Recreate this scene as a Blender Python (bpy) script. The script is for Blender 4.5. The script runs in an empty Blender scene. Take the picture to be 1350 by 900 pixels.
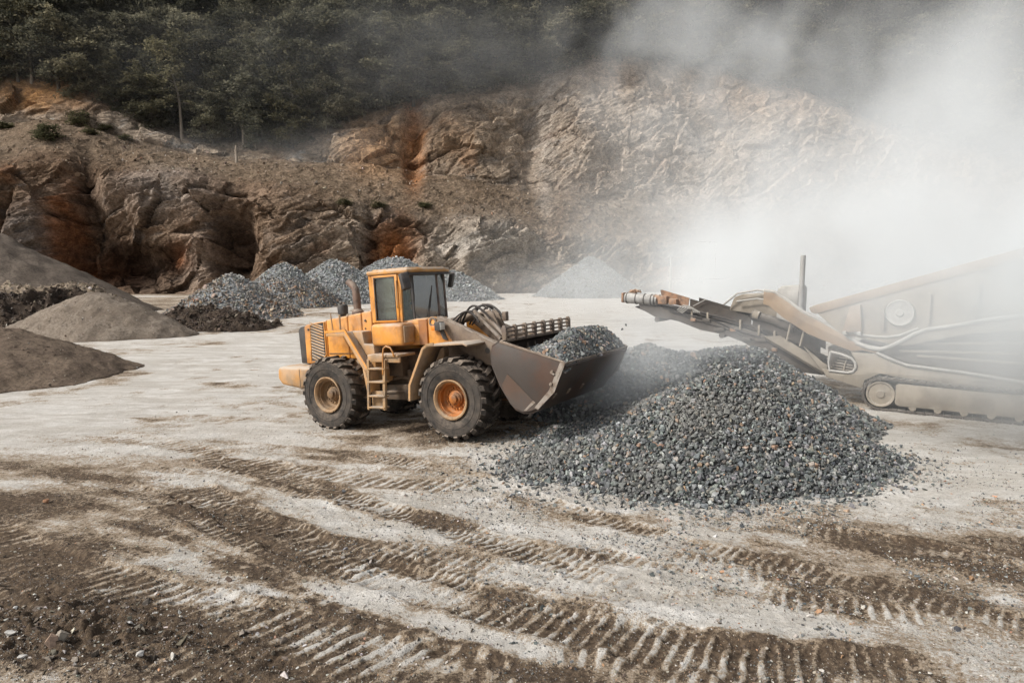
import bpy, bmesh, math, random
import numpy as np
from mathutils import Vector, Matrix

R = math.radians
rng = np.random.default_rng(7)
random.seed(7)
scene = bpy.context.scene
COL = scene.collection

# ------------------------------------------------------------------ camera constants
CAM_H = 3.8
FPX = 900.0
PITCH = math.atan((450 - 348) / 900.0)
CP, SP = math.cos(PITCH), math.sin(PITCH)

def ray(px, py):
    a = (px - 675) / FPX
    b = (450 - py) / FPX
    return np.array([a, CP + b * SP, -SP + b * CP])

def gnd(px, py, z=0.0):
    """point of the level z seen along a photo direction (used to survey where things stand)"""
    d = ray(px, py)
    return (d * ((z - CAM_H) / d[2]))[:2]

def at_depth(px, py, Y):
    d = ray(px, py)
    t = Y / d[1]
    return np.array([d[0] * t, Y, CAM_H + d[2] * t])

# ------------------------------------------------------------------ numpy noise
def _hash(ix, iy, iz, seed):
    h = (ix.astype(np.int64) * 374761393 + iy.astype(np.int64) * 668265263 + iz.astype(np.int64) * 2147483647 + seed * 1274126177) & 0xFFFFFFFF
    h = ((h ^ (h >> 13)) * 1274126177) & 0xFFFFFFFF
    h = ((h ^ (h >> 16)) * 2246822519) & 0xFFFFFFFF
    return ((h ^ (h >> 15)) & 0xFFFFFF) / float(0xFFFFFF)

def vnoise(p, seed=0):
    """smooth value noise in -1..1 at points p (N,3)"""
    f = np.floor(p)
    t = p - f
    t = t * t * t * (t * (t * 6 - 15) + 10)
    i = f.astype(np.int64)
    out = 0
    for dx in (0, 1):
        wx = t[:, 0] if dx else 1 - t[:, 0]
        for dy in (0, 1):
            wy = t[:, 1] if dy else 1 - t[:, 1]
            for dz in (0, 1):
                wz = t[:, 2] if dz else 1 - t[:, 2]
                out = out + wx * wy * wz * _hash(i[:, 0] + dx, i[:, 1] + dy, i[:, 2] + dz, seed)
    return out * 2 - 1

def fbm(p, octaves=4, seed=0, gain=0.5, lac=2.03):
    a, s, out = 1.0, 0.0, 0
    q = np.array(p, dtype=float)
    for k in range(octaves):
        out = out + a * vnoise(q, seed + k * 17)
        s += a
        a *= gain
        q = q * lac + 3.7
    return out / s

def ridged(p, octaves=4, seed=0):
    a, s, out = 1.0, 0.0, 0
    q = np.array(p, dtype=float)
    for k in range(octaves):
        out = out + a * (1 - np.abs(vnoise(q, seed + k * 13)) * 2)
        s += a
        a *= 0.5
        q = q * 2.07 + 1.3
    return out / s

def facets(p, seed=0):
    """fractured-block relief: every cell is a tilted plane; also the distance to the cell border"""
    f = np.floor(p).astype(np.int64)
    best = np.full(len(p), 1e9)
    sec = np.full(len(p), 1e9)
    val = np.zeros(len(p))
    for dx in (-1, 0, 1):
        for dy in (-1, 0, 1):
            for dz in (-1, 0, 1):
                cx, cy, cz = f[:, 0] + dx, f[:, 1] + dy, f[:, 2] + dz
                ox = cx + _hash(cx, cy, cz, seed + 1)
                oy = cy + _hash(cx, cy, cz, seed + 2)
                oz = cz + _hash(cx, cy, cz, seed + 3)
                ex, ey, ez = p[:, 0] - ox, p[:, 1] - oy, p[:, 2] - oz
                d = ex * ex + ey * ey + ez * ez
                g = (_hash(cx, cy, cz, seed + 4) - .5) * 2 * ex + (_hash(cx, cy, cz, seed + 5) - .2) * 2 * ez + (_hash(cx, cy, cz, seed + 6) - .5)
                near = d < best
                sec = np.where(near, best, np.minimum(sec, d))
                val = np.where(near, g, val)
                best = np.where(near, d, best)
    return val, np.sqrt(sec) - np.sqrt(best)

def smooth(a, b, x):
    t = np.clip((x - a) / (b - a), 0, 1)
    return t * t * (3 - 2 * t)

# ------------------------------------------------------------------ objects
def tag(o, label=None, cat=None, group=None, kind=None):
    if label: o['label'] = label
    if cat: o['category'] = cat
    if group: o['group'] = group
    if kind: o['kind'] = kind
    return o

def empty(name, loc=(0, 0, 0), parent=None):
    o = bpy.data.objects.new(name, None)
    COL.objects.link(o)
    o.location = loc
    o.empty_display_size = 0.3
    if parent: o.parent = parent
    return o

def link_mesh(name, me, mat, parent=None):
    o = bpy.data.objects.new(name, me)
    if mat is not None and not me.materials:
        me.materials.append(mat)
    COL.objects.link(o)
    if parent: o.parent = parent
    return o

def array_mesh(name, verts, tris=None, quads=None, colors=None, floats=None, smooth_shade=False):
    """mesh from numpy arrays; colors: {name: (N,3)}, floats: {name: (N,)} on points"""
    me = bpy.data.meshes.new(name)
    verts = np.asarray(verts, dtype=np.float32)
    loops, starts, n = [], [], 0
    if tris is not None and len(tris):
        tris = np.asarray(tris, dtype=np.int32)
        loops.append(tris.ravel()); starts.append(np.arange(len(tris)) * 3); n = len(tris) * 3
    if quads is not None and len(quads):
        quads = np.asarray(quads, dtype=np.int32)
        loops.append(quads.ravel()); starts.append(np.arange(len(quads)) * 4 + n)
    loops = np.concatenate(loops); starts = np.concatenate(starts)
    me.vertices.add(len(verts)); me.vertices.foreach_set('co', verts.ravel())
    me.loops.add(len(loops)); me.loops.foreach_set('vertex_index', loops)
    me.polygons.add(len(starts)); me.polygons.foreach_set('loop_start', starts.astype(np.int32))
    me.update(calc_edges=True)
    me.validate()
    for k, c in (colors or {}).items():
        at = me.attributes.new(k, 'FLOAT_COLOR', 'POINT')
        full = np.ones((len(verts), 4), dtype=np.float32); full[:, :3] = c
        at.data.foreach_set('color', full.ravel())
    for k, c in (floats or {}).items():
        at = me.attributes.new(k, 'FLOAT', 'POINT')
        at.data.foreach_set('value', np.asarray(c, dtype=np.float32))
    me.polygons.foreach_set('use_smooth', np.full(len(me.polygons), bool(smooth_shade)))
    me.update()
    return me

def grid_quads(nu, nv):
    i = np.arange(nu - 1)[:, None] * nv + np.arange(nv - 1)[None, :]
    i = i.ravel()
    return np.stack([i, i + nv, i + nv + 1, i + 1], 1)

class MB:
    """collects shapes that end as ONE mesh object"""
    def __init__(self): self.bm = bmesh.new()

    def box(self, c, s, bevel=0.0, rot=None, seg=2):
        m = Matrix.Translation(c)
        if rot is not None: m = m @ rot.to_4x4()
        m = m @ Matrix.Diagonal((s[0], s[1], s[2], 1))
        g = bmesh.ops.create_cube(self.bm, size=1.0, matrix=m)
        if bevel:
            es = list({e for v in g['verts'] for e in v.link_edges})
            bmesh.ops.bevel(self.bm, geom=es, offset=bevel, segments=seg, affect='EDGES', profile=.5)
        return self

    def prism(self, pts, a, b, axis='y', bevel=0.0, seg=2):
        def P(u, v, w):
            return {'y': (u, w, v), 'x': (w, u, v), 'z': (u, v, w)}[axis]
        va = [self.bm.verts.new(P(u, v, a)) for u, v in pts]
        vb = [self.bm.verts.new(P(u, v, b)) for u, v in pts]
        fs = [self.bm.faces.new(va), self.bm.faces.new(vb[::-1])]
        n = len(pts)
        for i in range(n):
            fs.append(self.bm.faces.new((va[i], vb[i], vb[(i + 1) % n], va[(i + 1) % n])))
        bmesh.ops.recalc_face_normals(self.bm, faces=fs)
        if bevel:
            es = list({e for f in fs for e in f.edges if e.calc_face_angle(0) > 0.45})
            bmesh.ops.bevel(self.bm, geom=es, offset=bevel, segments=seg, affect='EDGES', profile=.5)
        return self

    def strip(self, pts, th, a, b, axis='y', bevel=0.0):
        """a bent plate: polyline of 2-D points with thickness th, extruded from a to b"""
        p = [Vector(q) for q in pts]
        off = []
        for i in range(len(p)):
            d0 = (p[i] - p[i - 1]).normalized() if i else None
            d1 = (p[i + 1] - p[i]).normalized() if i < len(p) - 1 else None
            d = ((d0 or d1) + (d1 or d0)).normalized()
            nrm = Vector((-d.y, d.x))
            k = nrm.dot(Vector((-(d1 or d0).y, (d1 or d0).x)))
            off.append(p[i] + nrm * (th / max(k, .5)))
        return self.prism([tuple(q) for q in p] + [tuple(q) for q in off[::-1]], a, b, axis, bevel)

    def tube(self, pts, r, n=8, cap=True):
        p = [Vector(q) for q in pts]
        rings = []
        up = Vector((0.13, 0.31, 1)).normalized()
        for i in range(len(p)):
            d = (p[min(i + 1, len(p) - 1)] - p[max(i - 1, 0)]).normalized()
            a = d.cross(up)
            if a.length < .05: a = d.cross(Vector((1, 0, 0)))
            a.normalize()
            b = d.cross(a).normalized()
            up = a.cross(d)
            rr = r[i] if isinstance(r, (list, tuple)) else r
            rings.append([self.bm.verts.new(p[i] + (a * math.cos(t) + b * math.sin(t)) * rr) for t in [2 * math.pi * k / n for k in range(n)]])
        fs = []
        for i in range(len(p) - 1):
            for k in range(n):
                fs.append(self.bm.faces.new((rings[i][k], rings[i][(k + 1) % n], rings[i + 1][(k + 1) % n], rings[i + 1][k])))
        if cap:
            fs.append(self.bm.faces.new(rings[0][::-1])); fs.append(self.bm.faces.new(rings[-1]))
        bmesh.ops.recalc_face_normals(self.bm, faces=fs)
        return self

    def lathe(self, prof, c=(0, 0, 0), axis='y', n=32, closed=False):
        """prof: (radius, offset along axis)"""
        def P(r, h, t):
            u, v = r * math.cos(t), r * math.sin(t)
            q = {'y': (u, h, v), 'x': (h, u, v), 'z': (u, v, h)}[axis]
            return (q[0] + c[0], q[1] + c[1], q[2] + c[2])
        rings = []
        for r, h in prof:
            if r < 1e-5: rings.append([self.bm.verts.new(P(0, h, 0))] * n)
            else: rings.append([self.bm.verts.new(P(r, h, 2 * math.pi * k / n)) for k in range(n)])
        fs = []
        m = len(prof)
        for i in range(m if closed else m - 1):
            A, B = rings[i], rings[(i + 1) % m]
            for k in range(n):
                q = []
                for v in (A[k], A[(k + 1) % n], B[(k + 1) % n], B[k]):
                    if v not in q: q.append(v)
                if len(q) > 2: fs.append(self.bm.faces.new(q))
        if not closed:
            for rg, rev in ((rings[0], True), (rings[-1], False)):
                if rg[0] is not rg[1]: fs.append(self.bm.faces.new(rg[::-1] if rev else rg))
        bmesh.ops.recalc_face_normals(self.bm, faces=fs)
        return self

    def hexa(self, v8):
        """block from 8 corners: four of one face, then the four opposite"""
        v = [self.bm.verts.new(q) for q in v8]
        fs = [self.bm.faces.new([v[i] for i in f]) for f in ((0, 1, 2, 3), (7, 6, 5, 4), (0, 4, 5, 1), (1, 5, 6, 2), (2, 6, 7, 3), (3, 7, 4, 0))]
        bmesh.ops.recalc_face_normals(self.bm, faces=fs)
        return self

    def build(self, name, mat, parent=None, angle=35):
        me = bpy.data.meshes.new(name)
        self.bm.to_mesh(me); self.bm.free()
        me.polygons.foreach_set('use_smooth', np.ones(len(me.polygons), dtype=bool))
        me.set_sharp_from_angle(angle=R(angle))
        return link_mesh(name, me, mat, parent)

# ------------------------------------------------------------------ materials
class NT:
    """small helper to wire shader nodes"""
    def __init__(self, name):
        self.mat = bpy.data.materials.new(name)
        self.mat.use_nodes = True
        self.t = self.mat.node_tree
        self.t.nodes.clear()
        self.out = self.t.nodes.new('ShaderNodeOutputMaterial')
    def n(self, kind, **kw):
        nd = self.t.nodes.new(kind)
        for k, v in kw.items(): setattr(nd, k, v)
        return nd
    def link(self, a, b): self.t.links.new(a, b)
    def put(self, sock, v):
        if hasattr(v, 'is_output'): self.link(v, sock)
        elif isinstance(v, (tuple, list)) and len(v) == 3 and sock.type == 'RGBA': sock.default_value = (*v, 1)
        else: sock.default_value = v
    def coord(self): return self.n('ShaderNodeTexCoord').outputs['Object']
    def scaled(self, vec, s):
        m = self.n('ShaderNodeMapping'); self.link(vec, m.inputs['Vector']); m.inputs['Scale'].default_value = s
        return m.outputs[0]
    def noise(self, vec, scale, detail=4, rough=.55, dist=0):
        nd = self.n('ShaderNodeTexNoise')
        self.link(vec, nd.inputs['Vector'])
        nd.inputs['Scale'].default_value = scale; nd.inputs['Detail'].default_value = detail
        nd.inputs['Roughness'].default_value = rough; nd.inputs['Distortion'].default_value = dist
        return nd.outputs['Fac']
    def ramp(self, v, lo, hi, a=0.0, b=1.0):
        m = self.n('ShaderNodeMapRange'); m.interpolation_type = 'SMOOTHSTEP'
        self.link(v, m.inputs[0])
        for i, q in zip((1, 2, 3, 4), (lo, hi, a, b)): m.inputs[i].default_value = q
        return m.outputs[0]
    def math(self, op, a, b=0.0, clamp=False):
        m = self.n('ShaderNodeMath', operation=op, use_clamp=clamp)
        self.put(m.inputs[0], a); self.put(m.inputs[1], b)
        return m.outputs[0]
    def mix(self, f, a, b, blend='MIX'):
        m = self.n('ShaderNodeMix', data_type='RGBA', blend_type=blend)
        self.put(m.inputs[0], f); self.put(m.inputs[6], a); self.put(m.inputs[7], b)
        return m.outputs[2]
    def attr(self, name, what='Color'):
        return self.n('ShaderNodeAttribute', attribute_name=name).outputs[what]
    def bump(self, h, strength=.5, dist=.02, normal=None):
        b = self.n('ShaderNodeBump'); b.inputs['Strength'].default_value = strength; b.inputs['Distance'].default_value = dist
        self.link(h, b.inputs['Height'])
        if normal is not None: self.link(normal, b.inputs['Normal'])
        return b.outputs[0]
    def pbr(self, base, rough=.7, metal=0.0, normal=None, spec=.4):
        p = self.n('ShaderNodeBsdfPrincipled')
        self.put(p.inputs['Base Color'], base); self.put(p.inputs['Roughness'], rough)
        self.put(p.inputs['Metallic'], metal); self.put(p.inputs['Specular IOR Level'], spec)
        if normal is not None: self.link(normal, p.inputs['Normal'])
        self.link(p.outputs[0], self.out.inputs['Surface'])
        return self.mat
    def upness(self):
        """how far the surface faces up: where loose dust can lie"""
        g = self.n('ShaderNodeNewGeometry'); s = self.n('ShaderNodeSeparateXYZ')
        self.link(g.outputs['Normal'], s.inputs[0])
        return s.outputs['Z']

DUST = (.42, .355, .285)

def dirty(name, base, base2, dust=.5, rough=.55, metal=0.0, scale=3.0, bump=.2, dustcol=DUST, streak=True, spec=.4):
    """paint, steel or rubber that a quarry has scratched, stained and covered in settled dust"""
    t = NT(name); c = t.coord()
    v = c
    big = t.noise(v, scale, 5, .62)
    fine = t.noise(v, scale * 9, 4, .6)
    col = t.mix(t.ramp(big, .42, .64), base, base2)
    if streak:
        st = t.noise(t.scaled(v, (6, 6, .7)), 2.2, 4, .6)
        col = t.mix(t.math('MULTIPLY', t.ramp(st, .56, .72), .55), col, base2)
    chips = t.ramp(fine, .66, .74)
    col = t.mix(t.math('MULTIPLY', chips, .7), col, (.055, .035, .022))
    up = t.ramp(t.upness(), -.1, .95)
    lie = t.math('MULTIPLY', t.math('ADD', t.math('MULTIPLY', up, 1.25), .22), t.ramp(t.noise(v, scale * 1.7, 6, .7), .30, .66))
    lie = t.math('MULTIPLY', lie, dust * 1.5, clamp=True)
    col = t.mix(lie, col, dustcol)
    ro = t.math('ADD', t.math('MULTIPLY', lie, .35), rough, clamp=True)
    return t.pbr(col, ro, metal, t.bump(t.mix(.5, big, fine), bump, .01), spec)

def dusty(name, base, **k): return dirty(name, base, tuple(q * .5 for q in base), **k)

M = {}
M['yellow'] = dirty('yellow_paint', (.66, .275, .035), (.38, .155, .03), dust=.5, rough=.42, scale=1.6, bump=.08)
M['yellow_dusty'] = dirty('dusty_yellow_paint', (.46, .235, .075), (.24, .15, .075), dust=.8, rough=.6, scale=1.6)
M['rim_rear'] = dirty('muddy_rim_paint', (.22, .13, .062), (.10, .06, .035), dust=.32, rough=.75, scale=3, dustcol=(.3, .23, .16))
M['rim_front'] = dirty('orange_rim_paint', (.40, .13, .02), (.17, .07, .025), dust=.2, rough=.6, scale=3, dustcol=(.36, .26, .17))
M['flange'] = dirty('rim_flange', (.34, .205, .10), (.17, .105, .055), dust=.4, rough=.75, scale=3, dustcol=(.36, .28, .2))
M['rubber'] = dirty('tyre_rubber', (.028, .027, .026), (.05, .043, .037), dust=.6, rough=.9, scale=3.5, bump=.3, dustcol=(.24, .195, .155), spec=.15)
M['hose'] = dirty('hose_rubber', (.02, .018, .017), (.035, .028, .024), dust=.12, rough=.6, scale=5, dustcol=(.2, .16, .13))
M['bucket'] = dirty('bucket_steel', (.060, .049, .042), (.078, .044, .030), dust=.2, rough=.55, metal=.15, scale=1.1, bump=.25, dustcol=(.2, .17, .145))
M['arm'] = dirty('arm_steel', (.16, .115, .08), (.085, .06, .048), dust=.5, rough=.6, scale=2, dustcol=(.34, .28, .22))
M['chassis'] = dirty('greasy_chassis', (.10, .068, .045), (.05, .037, .029), dust=.5, rough=.75, scale=2.5, dustcol=(.27, .21, .155))
M['dark'] = dirty('dark_plastic', (.03, .029, .029), (.055, .048, .043), dust=.3, rough=.6, scale=3, dustcol=(.24, .2, .165))
M['step'] = dirty('ladder_paint', (.34, .20, .085), (.17, .115, .07), dust=.6, rough=.7, scale=3)
M['exhaust'] = dirty('exhaust_steel', (.16, .105, .08), (.075, .055, .047), dust=.3, rough=.65, scale=5, metal=.2)
M['rod'] = dirty('worn_rod', (.33, .29, .25), (.19, .14, .105), dust=.3, rough=.45, scale=5, metal=.4)
M['lamp'] = dirty('lamp_lens', (.60, .60, .56), (.45, .45, .42), dust=.25, rough=.15, scale=8, bump=.05)
M['amber'] = dirty('amber_lens', (.78, .23, .02), (.6, .16, .02), dust=.15, rough=.25, scale=8, bump=.05)
M['seat'] = dirty('seat_fabric', (.035, .035, .038), (.05, .05, .05), dust=.1, rough=.9, scale=6)
M['crusher'] = dirty('crusher_beige', (.25, .21, .16), (.16, .132, .10), dust=.6, rough=.8, scale=1.4, dustcol=(.36, .335, .295))
M['crusher_orange'] = dirty('crusher_orange', (.27, .185, .115), (.19, .13, .085), dust=.5, rough=.75, scale=1.6, dustcol=(.40, .36, .30))
M['crusher_dark'] = dirty('crusher_dark_steel', (.07, .058, .048), (.045, .036, .029), dust=.35, rough=.8, scale=1.6, dustcol=(.29, .265, .23))
M['belt'] = dirty('conveyor_rubber', (.036, .03, .026), (.058, .046, .037), dust=.22, rough=.85, scale=2, dustcol=(.25, .22, .185))
M['crusher_light'] = dirty('crusher_pale_steel', (.36, .345, .315), (.25, .235, .21), dust=.5, rough=.7, scale=2, dustcol=(.44, .42, .385))
M['rust'] = dirty('rusty_orange_steel', (.27, .145, .08), (.13, .08, .055), dust=.5, rough=.75, scale=5)
M['drum'] = dirty('grey_drum', (.26, .255, .245), (.13, .122, .112), dust=.45, rough=.6, scale=4, dustcol=(.48, .46, .42))

def glass(name, tint, dirt_glare, shine):
    t = NT(name); c = t.coord()
    tr = t.n('ShaderNodeBsdfTransparent'); tr.inputs[0].default_value = (*tint, 1)
    gl = t.n('ShaderNodeBsdfGlossy'); gl.inputs['Roughness'].default_value = .04
    fr = t.n('ShaderNodeFresnel'); fr.inputs[0].default_value = 1.5
    m1 = t.n('ShaderNodeMixShader'); t.link(t.math('ADD', fr.outputs[0], shine), m1.inputs[0]); t.link(tr.outputs[0], m1.inputs[1]); t.link(gl.outputs[0], m1.inputs[2])
    df = t.n('ShaderNodeBsdfDiffuse'); df.inputs[0].default_value = (.55, .56, .55, 1)
    m2 = t.n('ShaderNodeMixShader')
    sm = t.noise(t.scaled(c, (1, 2.2, .6)), 2.5, 5, .65, .6)
    t.link(t.ramp(sm, .35, .75, dirt_glare * .25, dirt_glare), m2.inputs[0]); t.link(m1.outputs[0], m2.inputs[1]); t.link(df.outputs[0], m2.inputs[2])
    t.link(m2.outputs[0], t.out.inputs['Surface'])
    return t.mat
M['glass'] = glass('window_glass', (.88, .97, .90), .12, .05)
M['windscreen'] = glass('windscreen_glass', (.86, .94, .92), .34, .22)  # its dirt film also paints in a pale reflection
EXPOSURE = 0.88
# ================================================================== GROUND
def path_field(X, Y, pts):
    """distance from a polyline, signed side, and arc length along it, for arrays X, Y"""
    best = np.full(X.shape, 1e9); side = np.zeros(X.shape); along = np.zeros(X.shape)
    acc = 0.0
    P = [np.array(p) for p in pts]
    for i in range(len(P) - 1):
        a, b = P[i], P[i + 1]
        L = np.linalg.norm(b - a); d = (b - a) / L
        rx, ry = X - a[0], Y - a[1]
        lo = -1e9 if i == 0 else 0.0
        hi = 1e9 if i == len(P) - 2 else L
        s = np.clip(rx * d[0] + ry * d[1], lo, hi)
        s = np.clip(s, 0 if i else -.3, L if i < len(P) - 2 else L + .3)
        ex, ey = rx - s * d[0], ry - s * d[1]
        q = np.hypot(ex, ey)
        m = q < best
        best = np.where(m, q, best)
        side = np.where(m, d[0] * ry - d[1] * rx, side)
        along = np.where(m, acc + s, along)
        acc += L
    return best, side, along, acc

def curve_px(px):
    """survey a wheel or crawler rut: photo points dropped on the yard, joined by a smooth curve"""
    p = np.array([gnd(*q) for q in px])
    t = np.arange(len(p)); tt = np.linspace(0, len(p) - 1, (len(p) - 1) * 4 + 1)
    out = []
    for u in tt:
        i = min(int(u), len(p) - 2); f = u - i
        p0, p1, p2, p3 = p[max(i - 1, 0)], p[i], p[i + 1], p[min(i + 2, len(p) - 1)]
        out.append(.5 * ((2 * p1) + (-p0 + p2) * f + (2 * p0 - 5 * p1 + 4 * p2 - p3) * f * f + (-p0 + 3 * p1 - 3 * p2 + p3) * f ** 3))
    return out

# (points, width, lug spacing, lug depth, rut depth, mud 0..1, lean of the lugs)
RUTS = [
    ([(240, 640), (330, 690), (450, 740), (560, 775), (660, 806), (800, 838), (960, 868), (1120, 886), (1300, 905)], .62, .165, .036, .05, .7, -.15),
    ([(-60, 690), (40, 745), (160, 785), (300, 822), (440, 858), (560, 890), (700, 930)], .85, .20, .038, .055, .75, -.3),
    ([(255, 600), (400, 640), (520, 678), (640, 712), (740, 736), (830, 752)], .42, .13, .026, .03, .6, -.25),
    ([(1040, 692), (1110, 708), (1200, 722), (1290, 742), (1400, 768)], .50, .16, .036, .06, .9, .1),
    ([(480, 720), (600, 742), (720, 765), (860, 790), (1000, 800)], .40, .15, .018, .012, .15, -.15),
    ([(860, 735), (960, 752), (1060, 760), (1150, 772)], .55, .16, .018, .02, .3, -.1),
    ([(120, 570), (250, 592), (380, 622), (520, 640), (640, 650)], .5, .2, .014, .02, .4, -.3),
    ([(170, 690), (290, 735), (410, 788), (520, 832), (640, 870), (760, 905)], .16, .3, .0, .0, .9, .0),
    ([(200, 655), (300, 705), (380, 738), (470, 772)], .30, .15, .03, .03, .6, -.25),
    ([(400, 640), (520, 680), (650, 722), (780, 762), (900, 795)], .34, .13, .022, .02, .35, -.2),
    ([(250, 615), (420, 655), (560, 688), (660, 705)], .30, .12, .02, .02, .45, -.25),
    ([(700, 700), (840, 745), (980, 780), (1120, 802), (1260, 815)], .36, .15, .02, .02, .35, -.1),
    ([(60, 620), (250, 665), (430, 715), (620, 770), (820, 822), (1030, 860), (1250, 880)], .36, .12, .034, .035, .35, -.25),
    ([(420, 590), (600, 632), (800, 690), (1000, 740), (1200, 790), (1400, 835)], .38, .13, .03, .03, .3, -.15),
    ([(-40, 760), (120, 830), (300, 880), (420, 920)], .6, .17, .034, .04, .45, -.3),
    ([(620, 905), (760, 880), (900, 905), (1050, 940)], .5, .17, .024, .02, .5, -.15),
]
RUTS = [(curve_px(r[0]),) + r[1:] for r in RUTS]

# patches of mud and other darker ground (below zero) and of pale crusher dust (above zero): photo centre, half sizes in photo pixels, strength
PATCH = [
    (60, 590, 170, 36, -.9), (140, 610, 110, 26, -.4), (0, 670, 120, 46, -.8), (180, 700, 120, 36, -.3), (20, 790, 170, 50, -.5), (120, 840, 90, 24, -.7), (250, 880, 240, 30, -.35), (10, 895, 120, 22, .55),
    (560, 640, 160, 18, -.35), (480, 560, 140, 26, -.55), (700, 690, 160, 16, -.3), (1230, 760, 220, 22, -.2), (1050, 770, 170, 20, -.15), (1150, 880, 200, 24, -.2), (640, 560, 90, 26, -.7), (1090, 512, 60, 22, -.75), (760, 555, 80, 22, -.6), (1230, 560, 90, 22, -.25), (150, 500, 70, 12, -.7), (60, 530, 120, 10, -.6), (230, 455, 90, 10, -.5), (310, 428, 80, 8, -.4), (420, 404, 120, 6, -.3), (480, 470, 120, 10, -.35), (330, 510, 110, 9, -.4), (700, 430, 120, 8, -.25),  # includes darker patches under the loader, bucket and crusher
    (330, 790, 140, 22, .9), (520, 845, 130, 20, .9), (220, 735, 70, 16, .7), (560, 700, 210, 18, .6), (800, 770, 260, 22, .75), (1000, 815, 240, 18, .9), (1150, 640, 200, 24, .8), (1200, 600, 150, 30, .7),
    (300, 480, 200, 40, .8), (560, 440, 240, 30, .8), (750, 400, 300, 20, .9), (120, 545, 140, 16, .6), (330, 560, 130, 18, .5), (850, 430, 120, 30, .8), (430, 670, 110, 16, .55), (820, 710, 160, 10, .5), (60, 640, 140, 8, .5), (680, 870, 160, 14, .6),
]
PATCH_W = []
for (cx, cy, rx, ry, s) in PATCH:
    c = gnd(cx, cy); e = gnd(cx + rx, cy); n_ = gnd(cx, cy + ry); f_ = gnd(cx, max(cy - ry, 372))
    PATCH_W.append((c[0], c[1], abs(e[0] - c[0]), .5 * (abs(n_[1] - c[1]) + abs(f_[1] - c[1])), s))

def base_height(X, Y):
    """the yard: level, with a low rise of spread stone where the loader digs"""
    z = .245 * np.exp(-(((X - .5) ** 2 + (Y - 14.3) ** 2) / 8.0))
    return z

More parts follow.
